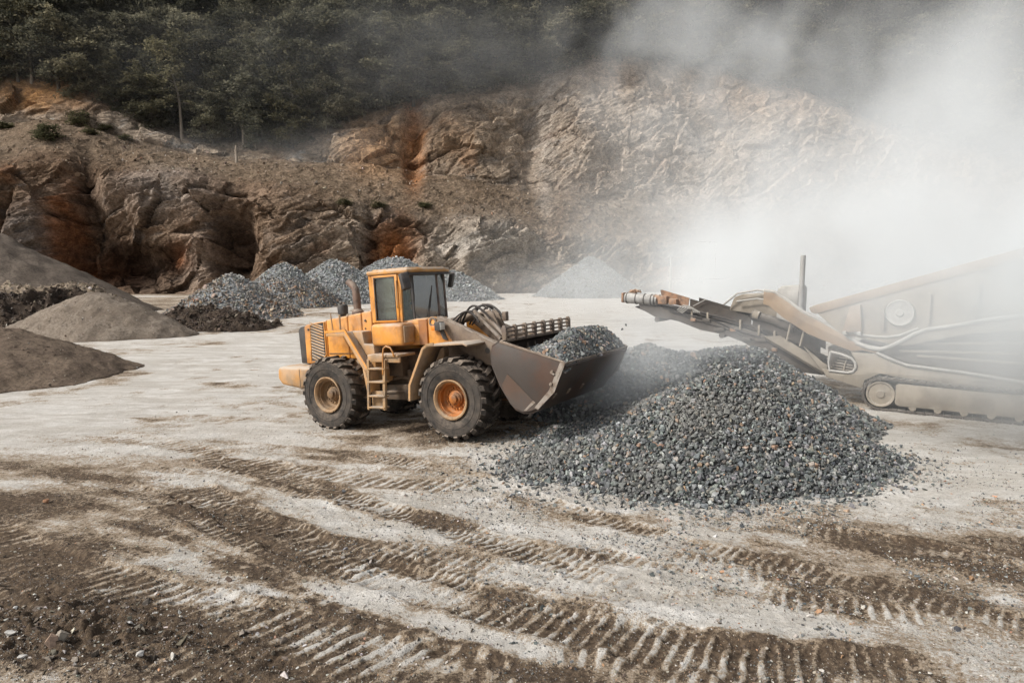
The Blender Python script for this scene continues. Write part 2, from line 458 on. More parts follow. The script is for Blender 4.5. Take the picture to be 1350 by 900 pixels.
def build_ground():
    def axis(fine0, fine1, step, lo, hi, grow):
        a = list(np.arange(fine0, fine1, step))
        s = step; x = a[-1]
        while x < hi: s *= grow; x += s; a.append(x)
        s = step; x = a[0]; b = []
        while x > lo: s *= grow; x -= s; b.append(x)
        return np.array(b[::-1] + a)
    xs = axis(-6.5, 7.0, .023, -240, 240, 1.035)
    ys = axis(5.2, 11.0, .023, -60, 175, 1.021)
    X, Y = np.meshgrid(xs, ys, indexing='ij')
    sh = X.shape
    x, y = X.ravel(), Y.ravel()
    p = np.stack([x, y, np.zeros_like(x)], 1)
    z = base_height(x, y)
    z += .05 * fbm(p * .22, 3, 5)
    # wheels have smeared mud and dust out along the way they drive
    ca, sa = math.cos(R(19)), math.sin(R(19))
    pr = np.stack([x * ca - y * sa, x * sa + y * ca, np.zeros_like(x)], 1)
    streaky = fbm(pr * np.array([.55, 2.6, 1]), 5, 22, .6)
    blot = fbm(p * 1.15 + 9, 5, 24, .62)
    dust = .52 + .22 * fbm(p * np.array([.55, .8, 1]), 5, 21) + .34 * fbm(p * np.array([.16, .35, 1]), 3, 33) + .42 * streaky + .30 * blot
    for (cx, cy, rx, ry, s) in PATCH_W:
        w = np.exp(-(((x - cx) / rx) ** 2 + ((y - cy) / ry) ** 2))
        dust += (.54 if s > 0 else .36) * s * w * np.clip(1 + 1.1 * blot + .5 * streaky, .15, 2)
    near = smooth(30, 8, y)
    rough_n = fbm(p * 3.1, 4, 40)
    z += .022 * rough_n * near + .010 * fbm(p * 12, 3, 44) * near
    crumb = ridged(p * 7.0, 3, 60)
    wet = smooth(.45, .1, dust)
    clod = np.maximum(fbm(p * 7, 4, 71, .6), -.05)
    z += .045 * wet * near * clod
    corner = np.exp(-(((x + 4.6) / 1.5) ** 2 + ((y - 6.75) / .75) ** 2))
    z += corner * (.05 + .16 * clod); dust -= corner * .25
    lugtone = np.zeros_like(x)
    wob = fbm(p * 1.7, 3, 90); wob2 = fbm(p * 5.5, 3, 95)
    crest = 1.0 + .3 * smooth(-4, 1, x)
    for k, (pts, w, sp, ld, rd, mud, lean) in enumerate(RUTS):
        d, side, al, tot = path_field(x, y, pts)
        lat = side + .05 * wob
        ad = np.abs(lat) + .045 * wob2
        ends = smooth(-.2, .7, al) * smooth(tot + .2, tot - .7, al)
        ends = ends * (d < 2)
        inside = smooth(w * .62, w * .5, ad) * ends
        rim = np.exp(-((ad - w * .66) / .085) ** 2) * ends
        patch = smooth(-.35, .15, fbm(p * np.array([.9, .9, 1]) + 7 * k, 3, 140 + k))
        ph = (al + lean * lat + .022 * wob2) / sp
        tri = 2 * smooth(-.25, .75, np.sin(2 * np.pi * ph)) - 1
        jit = .7 + .3 * vnoise(np.stack([np.floor(ph), np.zeros_like(ph) + k, lat * 0], 1) + .5, 150)
        patch = .28 + .72 * patch
        ld, rd = ld * .52, rd * .5
        crumble = np.clip(.75 + .9 * fbm(p * 4.3, 3, 160), .1, 1.3)
        z += inside * (-rd + ld * crumble * tri * patch * jit + .008 * wob2) + rim * (rd * .75 + .015 * rough_n + .02 * np.maximum(wob2, 0))
        dust += inside * (-.28 * mud - .05 + (.46 * np.maximum(tri, -.5)) * patch * jit * (.45 + .55 * mud) * crest) - rim * .30 * mud * np.clip(1 + blot, .2, 1.6)
    z += .01 * near * np.maximum(crumb, 0) * smooth(.2, .7, dust)
    dust = .47 + (dust - .47) * 1.3 + .02
    dust -= smooth(14, 24, y) * (.09 + .36 * np.maximum(streaky + .2, 0) + .22 * np.maximum(blot, 0))
    dust = np.clip(dust, -.4, 1.3)
    me = array_mesh('ground', np.stack([x, y, z], 1), quads=grid_quads(*sh), floats={'dust': dust}, smooth_shade=True)
    t = NT('yard_ground'); c = t.coord()
    n1 = t.noise(c, 2.6, 7, .68); n2 = t.noise(c, 17, 6, .7); n3 = t.noise(t.scaled(c, (1, 1.9, 1)), .8, 5, .65, .5)
    d = t.math('ADD', t.attr('dust', 'Fac'), t.math('MULTIPLY', t.math('SUBTRACT', n1, .5), .9))
    d = t.math('ADD', d, t.math('MULTIPLY', t.math('SUBTRACT', n2, .5), 1.5))
    d = t.math('ADD', d, t.math('MULTIPLY', t.math('SUBTRACT', n3, .5), .5))
    mud = t.mix(t.ramp(n2, .35, .65), (.062, .045, .033), (.15, .108, .072))
    tan = t.mix(t.ramp(n1, .35, .65), (.25, .19, .13), (.37, .295, .215))
    pale = t.mix(t.ramp(n1, .3, .7), (.52, .492, .445), (.66, .635, .595))
    n4 = t.noise(c, 48, 5, .7)
    d = t.math('ADD', d, t.math('MULTIPLY', t.math('SUBTRACT', n4, .5), 1.3))
    mott = t.noise(t.scaled(c, (.5, 1.5, 1)), 1.1, 7, .72, .6)
    pale = t.mix(t.ramp(mott, .36, .66), t.mix(t.ramp(n2, .3, .7), (.385, .35, .30), (.49, .455, .405)), pale)
    col = t.mix(t.ramp(d, .0, .30), mud, tan)
    col = t.mix(t.ramp(d, .30, .70), col, pale)
    vo = t.n('ShaderNodeTexVoronoi'); t.link(c, vo.inputs['Vector']); vo.inputs['Scale'].default_value = 34
    spk = t.math('MULTIPLY', t.ramp(vo.outputs['Distance'], .34, .16), t.ramp(t.noise(c, 1.3, 4), .46, .62))
    sepc = t.n('ShaderNodeSeparateColor'); t.link(vo.outputs['Color'], sepc.inputs[0])
    stone = t.mix(sepc.outputs[0], (.11, .105, .10), (.50, .48, .45))
    col = t.mix(t.math('MULTIPLY', spk, .7), col, stone)
    h = t.math('ADD', t.math('MULTIPLY', n2, .8), t.math('MULTIPLY', t.noise(c, 75, 4, .7), .45))
    h = t.math('ADD', h, t.math('MULTIPLY', spk, .5))
    mat = t.pbr(col, .95, 0, t.bump(h, 1.0, .045), .12)
    o = link_mesh('ground', me, mat)
    tag(o, 'dusty pale quarry yard with brown muddy wheel tracks', 'ground', kind='structure')
    return o

# ================================================================== QUARRY CLIFFS AND THE HILL BEHIND
# photo column: base, top of the steep rock, bench edge, foot of the upper face, top of the upper face (photo rows), depth of the base
COLS = np.array([
    (-420, 385, 215, 175, 150, 95, 78), (-250, 385, 215, 175, 150, 95, 80), (-100, 385, 220, 182, 160, 105, 83), (0, 385, 222, 185, 165, 110, 84), (60, 385, 214, 168, 158, 118, 85), (110, 385, 222, 176, 168, 126, 85),
    (160, 385, 235, 192, 182, 152, 86), (230, 384, 240, 205, 199, 188, 86), (300, 384, 250, 214, 208, 199, 86), (370, 384, 258, 218, 212, 204, 85), (420, 384, 265, 224, 214, 186, 85),
    (500, 385, 280, 235, 222, 150, 86), (545, 386, 288, 240, 230, 134, 87), (620, 387, 298, 250, 242, 126, 88), (700, 388, 308, 262, 254, 112, 90), (755, 388, 314, 270, 261, 86, 91),
    (800, 388, 318, 279, 268, 78, 92), (860, 388, 322, 287, 272, 88, 93), (950, 388, 330, 294, 280, 98, 94), (1050, 388, 335, 300, 285, 122, 95), (1150, 388, 340, 305, 288, 165, 96),
    (1250, 388, 345, 310, 290, 195, 97), (1400, 388, 345, 310, 292, 215, 98), (1700, 388, 345, 310, 292, 225, 98)], dtype=float)

def hill_profile(px):
    """rows of 3-D points (base .. far hill) for photo columns px"""
    px = np.asarray(px, dtype=float)
    g = lambda k: np.interp(px, COLS[:, 0], COLS[:, k])
    D0 = g(6)
    rows = []
    def pt(py, D):
        a = (px - 675) / FPX; b = (450 - py) / FPX
        dy = CP + b * SP; dz = -SP + b * CP
        t = D / dy
        return np.stack([a * t, np.full_like(px, 1) * D, CAM_H + dz * t], 1)
    r0 = pt(g(1), D0); r0[:, 2] = -.6
    r1 = pt(g(2), D0 + 5); r2 = pt(g(3), D0 + 12); r3 = pt(g(4), D0 + 16.5)
    hgt = (g(4) - g(5)) / FPX * (D0 + 18)
    r4 = pt(g(5), D0 + 18 + .55 * hgt)
    r5 = r4 * 1.0; r5[:, 1] += 32; r5[:, 0] *= 1 + 32 / r4[:, 1]; r5[:, 2] += 27
    r6 = r5 * 1.0; r6[:, 1] += 60; r6[:, 0] *= 1 + 60 / r5[:, 1]; r6[:, 2] += 55
    return [r0, r1, r2, r3, r4, r5, r6]

# hollows (below zero) and buttresses on the rock: photo place, half sizes, metres in or out
RELIEF = [(306, 318, 26, 42, -4.2), (112, 262, 20, 52, -3.4), (92, 340, 12, 45, -3.0), (135, 325, 46, 48, -3.2), (200, 345, 75, 26, -2.2), (40, 300, 34, 55, 2.6), (230, 262, 70, 34, 1.4), (265, 345, 26, 34, 1.3),
          (375, 300, 44, 50, 1.8), (490, 320, 12, 45, -1.6), (524, 330, 30, 36, -1.8), (640, 325, 55, 36, 1.8), (590, 345, 20, 36, -1.2), (5, 285, 14, 30, -2.2), (165, 250, 40, 12, .9), (215, 312, 90, 8, .9),
          (545, 185, 14, 50, -2.2), (610, 190, 40, 46, 1.4), (700, 190, 14, 60, -1.2), (480, 195, 40, 26, 1.0), (760, 200, 40, 60, 1.6), (850, 150, 50, 40, 1.5), (950, 170, 50, 30, -1.5), (1040, 210, 60, 50, 1.5), (900, 240, 60, 20, -1.2)]
# stains, rock kinds, and dark brown doubling as painted shade in hollows: photo place, half sizes, colour, strength
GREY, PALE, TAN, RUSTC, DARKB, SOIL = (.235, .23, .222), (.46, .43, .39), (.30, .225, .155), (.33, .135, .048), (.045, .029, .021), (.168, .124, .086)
STAIN_SHADE = [(40, 320, 42, 42, GREY, .9), (82, 300, 16, 60, RUSTC, .8), (92, 335, 14, 40, DARKB, .7), (20, 280, 20, 25, DARKB, .6), (108, 245, 18, 48, DARKB, .9), (145, 330, 42, 40, DARKB, .75), (95, 350, 18, 22, RUSTC, .75), (128, 345, 30, 22, RUSTC, .5),
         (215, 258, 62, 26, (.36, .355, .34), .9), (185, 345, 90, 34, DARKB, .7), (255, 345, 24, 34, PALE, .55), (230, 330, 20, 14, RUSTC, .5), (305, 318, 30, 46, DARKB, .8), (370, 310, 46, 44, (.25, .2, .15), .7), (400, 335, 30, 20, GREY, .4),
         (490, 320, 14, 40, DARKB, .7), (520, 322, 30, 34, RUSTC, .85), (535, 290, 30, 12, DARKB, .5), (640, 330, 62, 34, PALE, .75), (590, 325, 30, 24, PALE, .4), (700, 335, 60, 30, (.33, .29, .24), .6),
         (545, 190, 16, 56, RUSTC, .95), (500, 195, 50, 40, (.42, .26, .145), .85), (600, 185, 44, 44, (.27, .175, .105), .5), (660, 180, 40, 46, (.36, .28, .20), .6), (720, 195, 12, 80, PALE, .7), (800, 190, 50, 80, (.42, .37, .31), .6), (930, 200, 130, 90, PALE, .75), (800, 100, 40, 26, (.44, .29, .19), .7), (1000, 130, 110, 30, (.42, .29, .2), .6),
         (45, 125, 70, 22, (.36, .2, .085), .9), (110, 140, 45, 20, (.26, .16, .09), .8), (60, 175, 60, 12, SOIL, .5)]

def build_hill():
    px = np.linspace(-420, 1700, 900)
    rows = hill_profile(px)
    segs = [120, 46, 12, 112, 26, 8]
    grid, zone, prow = [], [], []
    g = lambda k: np.interp(px, COLS[:, 0], COLS[:, k])
    rowpx = [g(1), g(2), g(3), g(4), g(5), g(5) - 120, g(5) - 200]
    for k, n in enumerate(segs):
        for j in range(n + (1 if k == len(segs) - 1 else 0)):
            f = j / n
            grid.append(rows[k] * (1 - f) + rows[k + 1] * f); zone.append(np.full(len(px), k + f)); prow.append(rowpx[k] * (1 - f) + rowpx[k + 1] * f)
    G = np.stack(grid, 1); Z = np.stack(zone, 1); PY = np.stack(prow, 1); PX = np.repeat(px[:, None], G.shape[1], 1)
    sh = Z.shape
    # soften the creases of the profile
    for _ in range(5):
        G[:, 1:-1] = .25 * G[:, :-2] + .5 * G[:, 1:-1] + .25 * G[:, 2:]
    du = np.gradient(G, axis=0); dv = np.gradient(G, axis=1)
    N = np.cross(du, dv); N /= np.linalg.norm(N, axis=2, keepdims=True) + 1e-9
    P = G.reshape(-1, 3); N = N.reshape(-1, 3); z = Z.ravel(); qx, qy = PX.ravel(), PY.ravel()
    if N[:, 1].mean() > 0: N = -N
    rock = smooth(.0, .1, z) * smooth(1.25, .85, z) + smooth(3.0, 3.1, z) * smooth(4.05, 3.85, z)
    rock = np.clip(rock, 0, 1)
    lowrock = (z < 2).astype(float)
    Pt = P + 1.3 * np.stack([fbm(P * .13, 4, 3), fbm(P * .13, 4, 4), fbm(P * .13, 4, 5)], 1)
    # strata dip to the right on the face
    dip = np.array([[.94, 0, .34], [0, 1, 0], [-.34, 0, .94]])
    S = Pt @ dip.T
    f1, e1 = facets(S * np.array([.11, .14, .20]), 11)
    f2, e2 = facets(S * np.array([.28, .36, .58]), 23)
    f3, e3 = facets(S * np.array([.8, 1.0, 1.7]), 37)
    low = fbm(P * .055, 3, 50)
    rid = ridged(S * np.array([.22, .3, .4]), 4, 51)
    crk = smooth(-.15, .35, fbm(P * .16 + 5, 3, 58))
    fine = ridged(S * np.array([.7, .8, 1.5]), 4, 52)
    step = fbm(S * np.array([.05, .05, .33]), 4, 57)
    ledge = np.abs((step * 5) % 1 - .5)
    disp = rock * (2.0 * low + 1.7 * f1 + .75 * f2 + .16 * f3 - .6 * crk * smooth(.08, .0, e1) - .18 * crk * smooth(.06, 0, e2) + .16 * rid + .12 * fine + .35 * ledge + .30 * fbm(P * .8, 4, 59))
    disp += (1 - rock) * (.45 * fbm(P * .3, 5, 55) + .22 * np.maximum(f3, 0) + .10 * fine)
    disp *= 1 - .38 * smooth(2.9, 3.1, z) * smooth(4.4, 4.0, z)
    hollow = np.zeros(len(P))
    for (cx, cy, rx, ry, s) in RELIEF:
        w = np.exp(-((((qx - cx) / rx) ** 2 + ((qy - cy) / ry) ** 2) ** 1.6))
        disp += s * w; hollow += np.minimum(s, 0) * w
    disp = disp * smooth(6.0, 4.2, z) + (z > 4) * fbm(P * .1, 3, 77) * .8
    V = P + N * disp[:, None]
    # ---------------- colour of the rock and soil
    c = np.zeros((len(P), 3))
    cn = fbm(S * np.array([.12, .12, .3]), 4, 81); cn2 = fbm(S * np.array([.35, .35, .9]), 4, 83)
    m = smooth(-.35, .35, cn)[:, None]
    c = np.array((.255, .205, .155)) * (1 - m) + np.array((.33, .275, .22)) * m
    w = (smooth(.18, .5, cn2) * .8)[:, None]; c = c * (1 - w) + np.array(GREY) * w
    w = (smooth(.25, .6, fbm(S * .2, 4, 87)) * .6)[:, None]; c = c * (1 - w) + np.array((.27, .14, .07)) * w
    w = (smooth(.3, .6, -cn2) * .55)[:, None]; c = c * (1 - w) + np.array((.115, .078, .055)) * w
    soilz = (1 - rock) * (z < 4)
    w = (soilz * .85)[:, None]
    sc = np.array(SOIL) * (1 + .35 * fbm(P * .8, 4, 91))[:, None]
    c = c * (1 - w) + sc * w
    wob = 1 + .55 * fbm(P * .35, 4, 95)
    for (cx, cy, rx, ry, colr, s) in STAIN_SHADE:
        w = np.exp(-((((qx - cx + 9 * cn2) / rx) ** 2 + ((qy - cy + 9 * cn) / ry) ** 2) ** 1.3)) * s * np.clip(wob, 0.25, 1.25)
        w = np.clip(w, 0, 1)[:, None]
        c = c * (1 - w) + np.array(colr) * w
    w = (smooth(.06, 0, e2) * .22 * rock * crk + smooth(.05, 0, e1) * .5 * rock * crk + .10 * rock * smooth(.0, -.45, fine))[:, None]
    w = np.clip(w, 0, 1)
    c = c * (1 - w) + np.array(DARKB) * w  # dark brown cracks, partly rock stain and partly painted shade
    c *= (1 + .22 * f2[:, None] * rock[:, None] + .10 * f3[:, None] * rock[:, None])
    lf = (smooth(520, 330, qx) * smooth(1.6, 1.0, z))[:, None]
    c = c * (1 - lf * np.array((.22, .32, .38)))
    upper = (smooth(2.95, 3.1, z) * smooth(560, 800, qx))[:, None]
    c = c * (1 - .5 * upper) + np.array((.44, .365, .30)) * .5 * upper
    w = smooth(4.0, 4.12, z + .1 * cn2)[:, None]
    c = c * (1 - w) + np.array((.055, .043, .03)) * w
    c = np.clip(c, .015, .7)
    global BENCH
    pick = (z > 1.05) & (z < 3.15) | (z > 3.0) & (z < 3.2); pick &= (qx > -150) & (qx < 1200)
    BENCH = V[pick]; BENCH = BENCH[rng.choice(len(BENCH), 6500, replace=False)] + rng.normal(0, .12, (6500, 3)) * np.array([1, 1, 0])
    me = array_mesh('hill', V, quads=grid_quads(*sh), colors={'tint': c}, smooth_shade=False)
    t = NT('quarry_rock'); co = t.coord()
    n1 = t.noise(co, .9, 8, .7); n2 = t.noise(t.scaled(co, (1, 1, 2.2)), 3.2, 6, .7, .4)
    col = t.mix(1.0, t.attr('tint'), t.mix(t.ramp(n1, .3, .7), (.55, .53, .5), (1.35, 1.33, 1.3)), 'MULTIPLY')
    col = t.mix(1.0, col, t.mix(t.ramp(n2, .35, .65), (.62, .6, .58), (1.3, 1.3, 1.3)), 'MULTIPLY')
    h = t.math('ADD', n1, t.math('MULTIPLY', n2, .5))
    mat = t.pbr(col, .95, 0, t.bump(h, .9, .5), .15)
    o = link_mesh('hill', me, mat)
    tag(o, 'benched quarry rock face with rusty stains below a wooded hill', 'hill', kind='structure')
    return o

# ================================================================== PILES
def stone_shapes(n, pts=9, seed=1, flat=.62):
    r = random.Random(seed); out = []
    for k in range(n):
        bm = bmesh.new()
        for i in range(pts):
            v = Vector((r.gauss(0, 1), r.gauss(0, 1), r.gauss(0, 1))).normalized() * r.uniform(.8, 1.1)
            bm.verts.new((v.x * r.uniform(.95, 1.1), v.y * .78, v.z * flat))
        g = bmesh.ops.convex_hull(bm, input=bm.verts)
        bmesh.ops.delete(bm, geom=[e for e in g['geom_interior'] if isinstance(e, bmesh.types.BMVert)], context='VERTS')
        bmesh.ops.triangulate(bm, faces=bm.faces)
        bm.verts.index_update()
        out.append((np.array([v.co[:] for v in bm.verts]), np.array([[v.index for v in f.verts] for f in bm.faces])))
        bm.free()
    return out
SHAPES = stone_shapes(12, 13, 3, .70)
SHAPES_LOW = stone_shapes(8, 7, 5)

def stones(points, sizes, colours, shapes=SHAPES, tilt=1.0):
    """all the stones of one heap as arrays"""
    n = len(points)
    q = rng.normal(size=(n, 4)); q[:, 1:3] *= tilt
    q /= np.linalg.norm(q, axis=1, keepdims=True)
    w, x, y, z = q.T
    RM = np.stack([np.stack([1 - 2 * (y * y + z * z), 2 * (x * y - z * w), 2 * (x * z + y * w)], 1),
                   np.stack([2 * (x * y + z * w), 1 - 2 * (x * x + z * z), 2 * (y * z - x * w)], 1),
                   np.stack([2 * (x * z - y * w), 2 * (y * z + x * w), 1 - 2 * (x * x + y * y)], 1)], 1)
    kind = rng.integers(0, len(shapes), n)
    V, F, C = [], [], []; off = 0
    for k, (sv, sf) in enumerate(shapes):
        m = kind == k
        if not m.any(): continue
        vv = np.einsum('nij,vj->nvi', RM[m], sv) * (sizes[m] * .5)[:, None, None] + points[m][:, None, :]
        cnt = m.sum()
        V.append(vv.reshape(-1, 3))
        F.append((sf[None] + (np.arange(cnt) * len(sv))[:, None, None] + off).reshape(-1, 3))
        C.append(np.repeat(colours[m], len(sv), 0))
        off += cnt * len(sv)
    return np.concatenate(V), np.concatenate(F), np.concatenate(C)

def stone_colours(n, mix):
    """mix: list of (weight, colour)"""
    w = np.array([m[0] for m in mix], float); w /= w.sum()
    k = rng.choice(len(mix), n, p=w)
    c = np.array([m[1] for m in mix])[k]
    return c * rng.uniform(.7, 1.25, (n, 1)) * (1 + rng.normal(0, .03, (n, 3)))
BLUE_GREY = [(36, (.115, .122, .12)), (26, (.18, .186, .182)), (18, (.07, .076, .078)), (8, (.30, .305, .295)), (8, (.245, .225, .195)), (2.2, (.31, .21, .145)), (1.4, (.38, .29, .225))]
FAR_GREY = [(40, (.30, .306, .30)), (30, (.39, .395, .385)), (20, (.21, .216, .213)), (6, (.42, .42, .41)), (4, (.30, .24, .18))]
MIXED = [(35, (.25, .235, .215)), (25, (.33, .27, .21)), (20, (.17, .165, .16)), (12, (.40, .32, .26)), (8, (.30, .19, .12))]

def stone_material():
    t = NT('crushed_stone'); c = t.coord()
    n = t.noise(c, 26, 4, .65)
    col = t.mix(1.0, t.attr('tint'), t.mix(t.ramp(n, .3, .7), (.72, .72, .72), (1.22, 1.22, 1.2)), 'MULTIPLY')
    return t.pbr(col, .82, 0, t.bump(n, .35, .01), .3)
M['stone'] = stone_material()

def heap_mesh(name, hfun, bounds, cell, spacing, size, mix, shapes=SHAPES, bedding=.35, cover=1.0, base_col=(.09, .09, .088), mixfun=None, up=0.0):
    """a mound with stones lying on it, one mesh. hfun(x, y) -> height above the yard (negative outside)"""
    x0, x1, y0, y1 = bounds
    nx, ny = max(int((x1 - x0) / cell), 8), max(int((y1 - y0) / cell), 8)
    X, Y = np.meshgrid(np.linspace(x0, x1, nx), np.linspace(y0, y1, ny), indexing='ij')
    h = hfun(X.ravel(), Y.ravel()); g0 = base_height(X.ravel(), Y.ravel())
    v = np.stack([X.ravel(), Y.ravel(), np.where(h > 0, h, -.12) + g0 - size * .35], 1)
    q = grid_quads(nx, ny)
    q = q[(h[q] > -.02).any(1)]
    used, inv = np.unique(q, return_inverse=True)
    v = v[used]; q = inv.reshape(-1, 4)
    n = int((x1 - x0) * (y1 - y0) / spacing ** 2 * 1.4)
    px_, py_ = rng.uniform(x0, x1, n), rng.uniform(y0, y1, n)
    hh = hfun(px_, py_)
    e = .02
    gx = (hfun(px_ + e, py_) - hh) / e; gy = (hfun(px_, py_ + e) - hh) / e
    keep = (hh > -.015) & (rng.uniform(0, 1, n) < cover * np.minimum(np.sqrt(1 + gx ** 2 + gy ** 2), 1.8) / 1.4)
    px_, py_, hh = px_[keep], py_[keep], hh[keep]
    m = len(px_)
    sz = np.minimum(size * np.exp(rng.normal(-.03, .36, m)), size * 2.2)
    pts = np.stack([px_, py_, hh + base_height(px_, py_) + sz * .5 * rng.uniform(-bedding, .45, m)], 1)
    cols = stone_colours(m, mix)
    dl = (.45 * smooth(.0, .5, fbm(pts * .9 + 2, 3, 420)))[:, None]
    cols = cols * (1 - dl) + np.array((.20, .19, .17)) * dl
    if mixfun is not None: cols = mixfun(pts, cols)
    sv, sf, sc = stones(pts, sz, cols, shapes, .8)
    V = np.concatenate([v, sv]); C = np.concatenate([np.tile(np.array(base_col), (len(v), 1)), sc])
    me = array_mesh(name, V, tris=sf + len(v), quads=q, colors={'tint': C})
    o = link_mesh(name, me, M['stone'])
    return o

def cone_fun(c, ax0, ax1, ay0, ay1, h, power=1.05, seed=0, rough=.10, top=.12):
    """lopsided stockpile; ax0/ax1 reach to -x/+x, ay0/ay1 towards and away from the camera"""
    def f(x, y):
        dx, dy = x - c[0], y - c[1]
        rx = np.where(dx < 0, ax0, ax1); ry = np.where(dy < 0, ay0, ay1)
        r = np.sqrt((dx / rx) ** 2 + (dy / ry) ** 2)
        p = np.stack([x * .8, y * .8, np.zeros_like(x) + seed], 1)
        nn = fbm(p, 3, 200 + seed)
        r = r * (1 + rough * nn)
        r2 = np.sqrt(r * r + top * top) - top * .6
        s = 1 - r2
        out = np.where(s > 0, h * np.maximum(s, 0) ** power, s * .6)
        return out + np.where(s > 0, .05 * h * nn * np.clip(s * 4, 0, 1), 0)
    return f

def ridge_fun(a, b, rad, h, power=1.0, seed=0, rough=.15, top=.15):
    a, b = np.array(a), np.array(b); L = np.linalg.norm(b - a); d = (b - a) / L
    def f(x, y):
        rx, ry = x - a[0], y - a[1]
        s = np.clip(rx * d[0] + ry * d[1], 0, L)
        r = np.hypot(rx - s * d[0], ry - s * d[1]) / rad
        nn = fbm(np.stack([x * .9, y * .9, np.zeros_like(x) + seed], 1), 3, 230 + seed)
        r = r * (1 + rough * nn)
        s2 = 1 - (np.sqrt(r * r + top * top) - top * .6)
        return np.where(s2 > 0, h * np.maximum(s2, 0) ** power * (1 + .10 * nn), s2 * .6)
    return f

def soil_mound(name, hfun, bounds, cell, mat, rough=.05, freq=3.0, z0=-.06, lumps=0.0, clods=None):
    x0, x1, y0, y1 = bounds
    nx, ny = int((x1 - x0) / cell), int((y1 - y0) / cell)
    X, Y = np.meshgrid(np.linspace(x0, x1, nx), np.linspace(y0, y1, ny), indexing='ij')
    x, y = X.ravel(), Y.ravel()
    h = hfun(x, y)
    p = np.stack([x, y, np.zeros_like(x)], 1) * freq
    d = rough * fbm(p, 5, 300) + lumps * np.maximum(fbm(p * .6, 4, 310), -.15)
    v = np.stack([x, y, np.where(h > 0, h + d * np.clip(h * 3, 0, 1), -.15 + z0)], 1)
    q = grid_quads(nx, ny); q = q[(h[q] > -.03).any(1)]
    used, inv = np.unique(q, return_inverse=True)
    if clods is None:
        me = array_mesh(name, v[used], quads=inv.reshape(-1, 4), smooth_shade=True)
        return link_mesh(name, me, mat)
    n, size, mix = clods      # crumbs and stones that lie on it and have rolled to its foot
    vv = v[used]; at = vv[rng.integers(0, len(vv), n)]
    at = at[at[:, 2] > -.2] + rng.normal(0, cell * .5, (int((at[:, 2] > -.2).sum()), 3)) * np.array([1, 1, 0])
    at[:, 2] = np.maximum(at[:, 2], .0)
    sz = np.minimum(size * np.exp(rng.normal(0, .5, len(at))), size * 3)
    sv, sf, sc = stones(at, sz, stone_colours(len(at), mix), SHAPES_LOW, .7)
    V = np.concatenate([vv, sv]); C = np.concatenate([np.full((len(vv), 3), .1), sc])
    me = array_mesh(name, V, tris=sf + len(vv), quads=inv.reshape(-1, 4), colors={'tint': C})
    me.materials.append(mat); me.materials.append(M['stone'])
    nt_ = len(sf); np_ = len(me.polygons)
    idx = np.zeros(np_, dtype=np.int32); idx[:nt_] = 1; me.polygons.foreach_set('material_index', idx)
    sm = np.ones(np_, dtype=bool); sm[:nt_] = False; me.polygons.foreach_set('use_smooth', sm)
    return link_mesh(name, me, None)

def soil_material(name, a, b, spots, scale=1.0, bump=.6):
    t = NT(name); c = t.coord()
    n1 = t.noise(c, 1.1 * scale, 6, .65); n2 = t.noise(c, 9 * scale, 6, .7); n3 = t.noise(c, 34 * scale, 3, .6)
    col = t.mix(t.ramp(n1, .35, .65), a, b)
    col = t.mix(t.math('MULTIPLY', t.ramp(n2, .42, .68), .75), col, tuple(q * .5 for q in a))
    col = t.mix(t.math('MULTIPLY', t.ramp(t.noise(c, 3.2 * scale, 5, .7), .5, .7), .5), col, tuple(q * .6 for q in a))
    col = t.mix(t.math('MULTIPLY', t.ramp(n3, .64, .72), .6), col, spots)
    return t.pbr(col, .95, 0, t.bump(t.math('ADD', n2, t.math('MULTIPLY', n3, .5)), bump, .08), .1)
M['sand'] = soil_material('brown_sand', (.175, .14, .108), (.235, .195, .155), (.36, .33, .29))
M['sand_front'] = soil_material('dark_brown_sand', (.135, .10, .074), (.185, .14, .102), (.33, .30, .26))
M['grey_sand'] = soil_material('grey_grit', (.12, .096, .076), (.16, .13, .104), (.24, .22, .195), .7, .5)
M['soil'] = soil_material('dark_soil', (.055, .041, .032), (.092, .068, .05), (.22, .19, .16), 1.2, 1.0)
M['rubble'] = soil_material('tan_rubble', (.20, .155, .11), (.30, .24, .18), (.45, .42, .38), 1.0, 1.0)

_heap = cone_fun((0, 0), 3.9, 3.2, 2.45, 3.0, 1.80, 1.22, 1, .11)
def BIG_HEAP(x, y):
    # its foot has slid forward on the side towards the loader
    dx, dy = x - 4.36, y - 13.0
    return _heap(dx - .42 * np.minimum(dy, 0), dy)

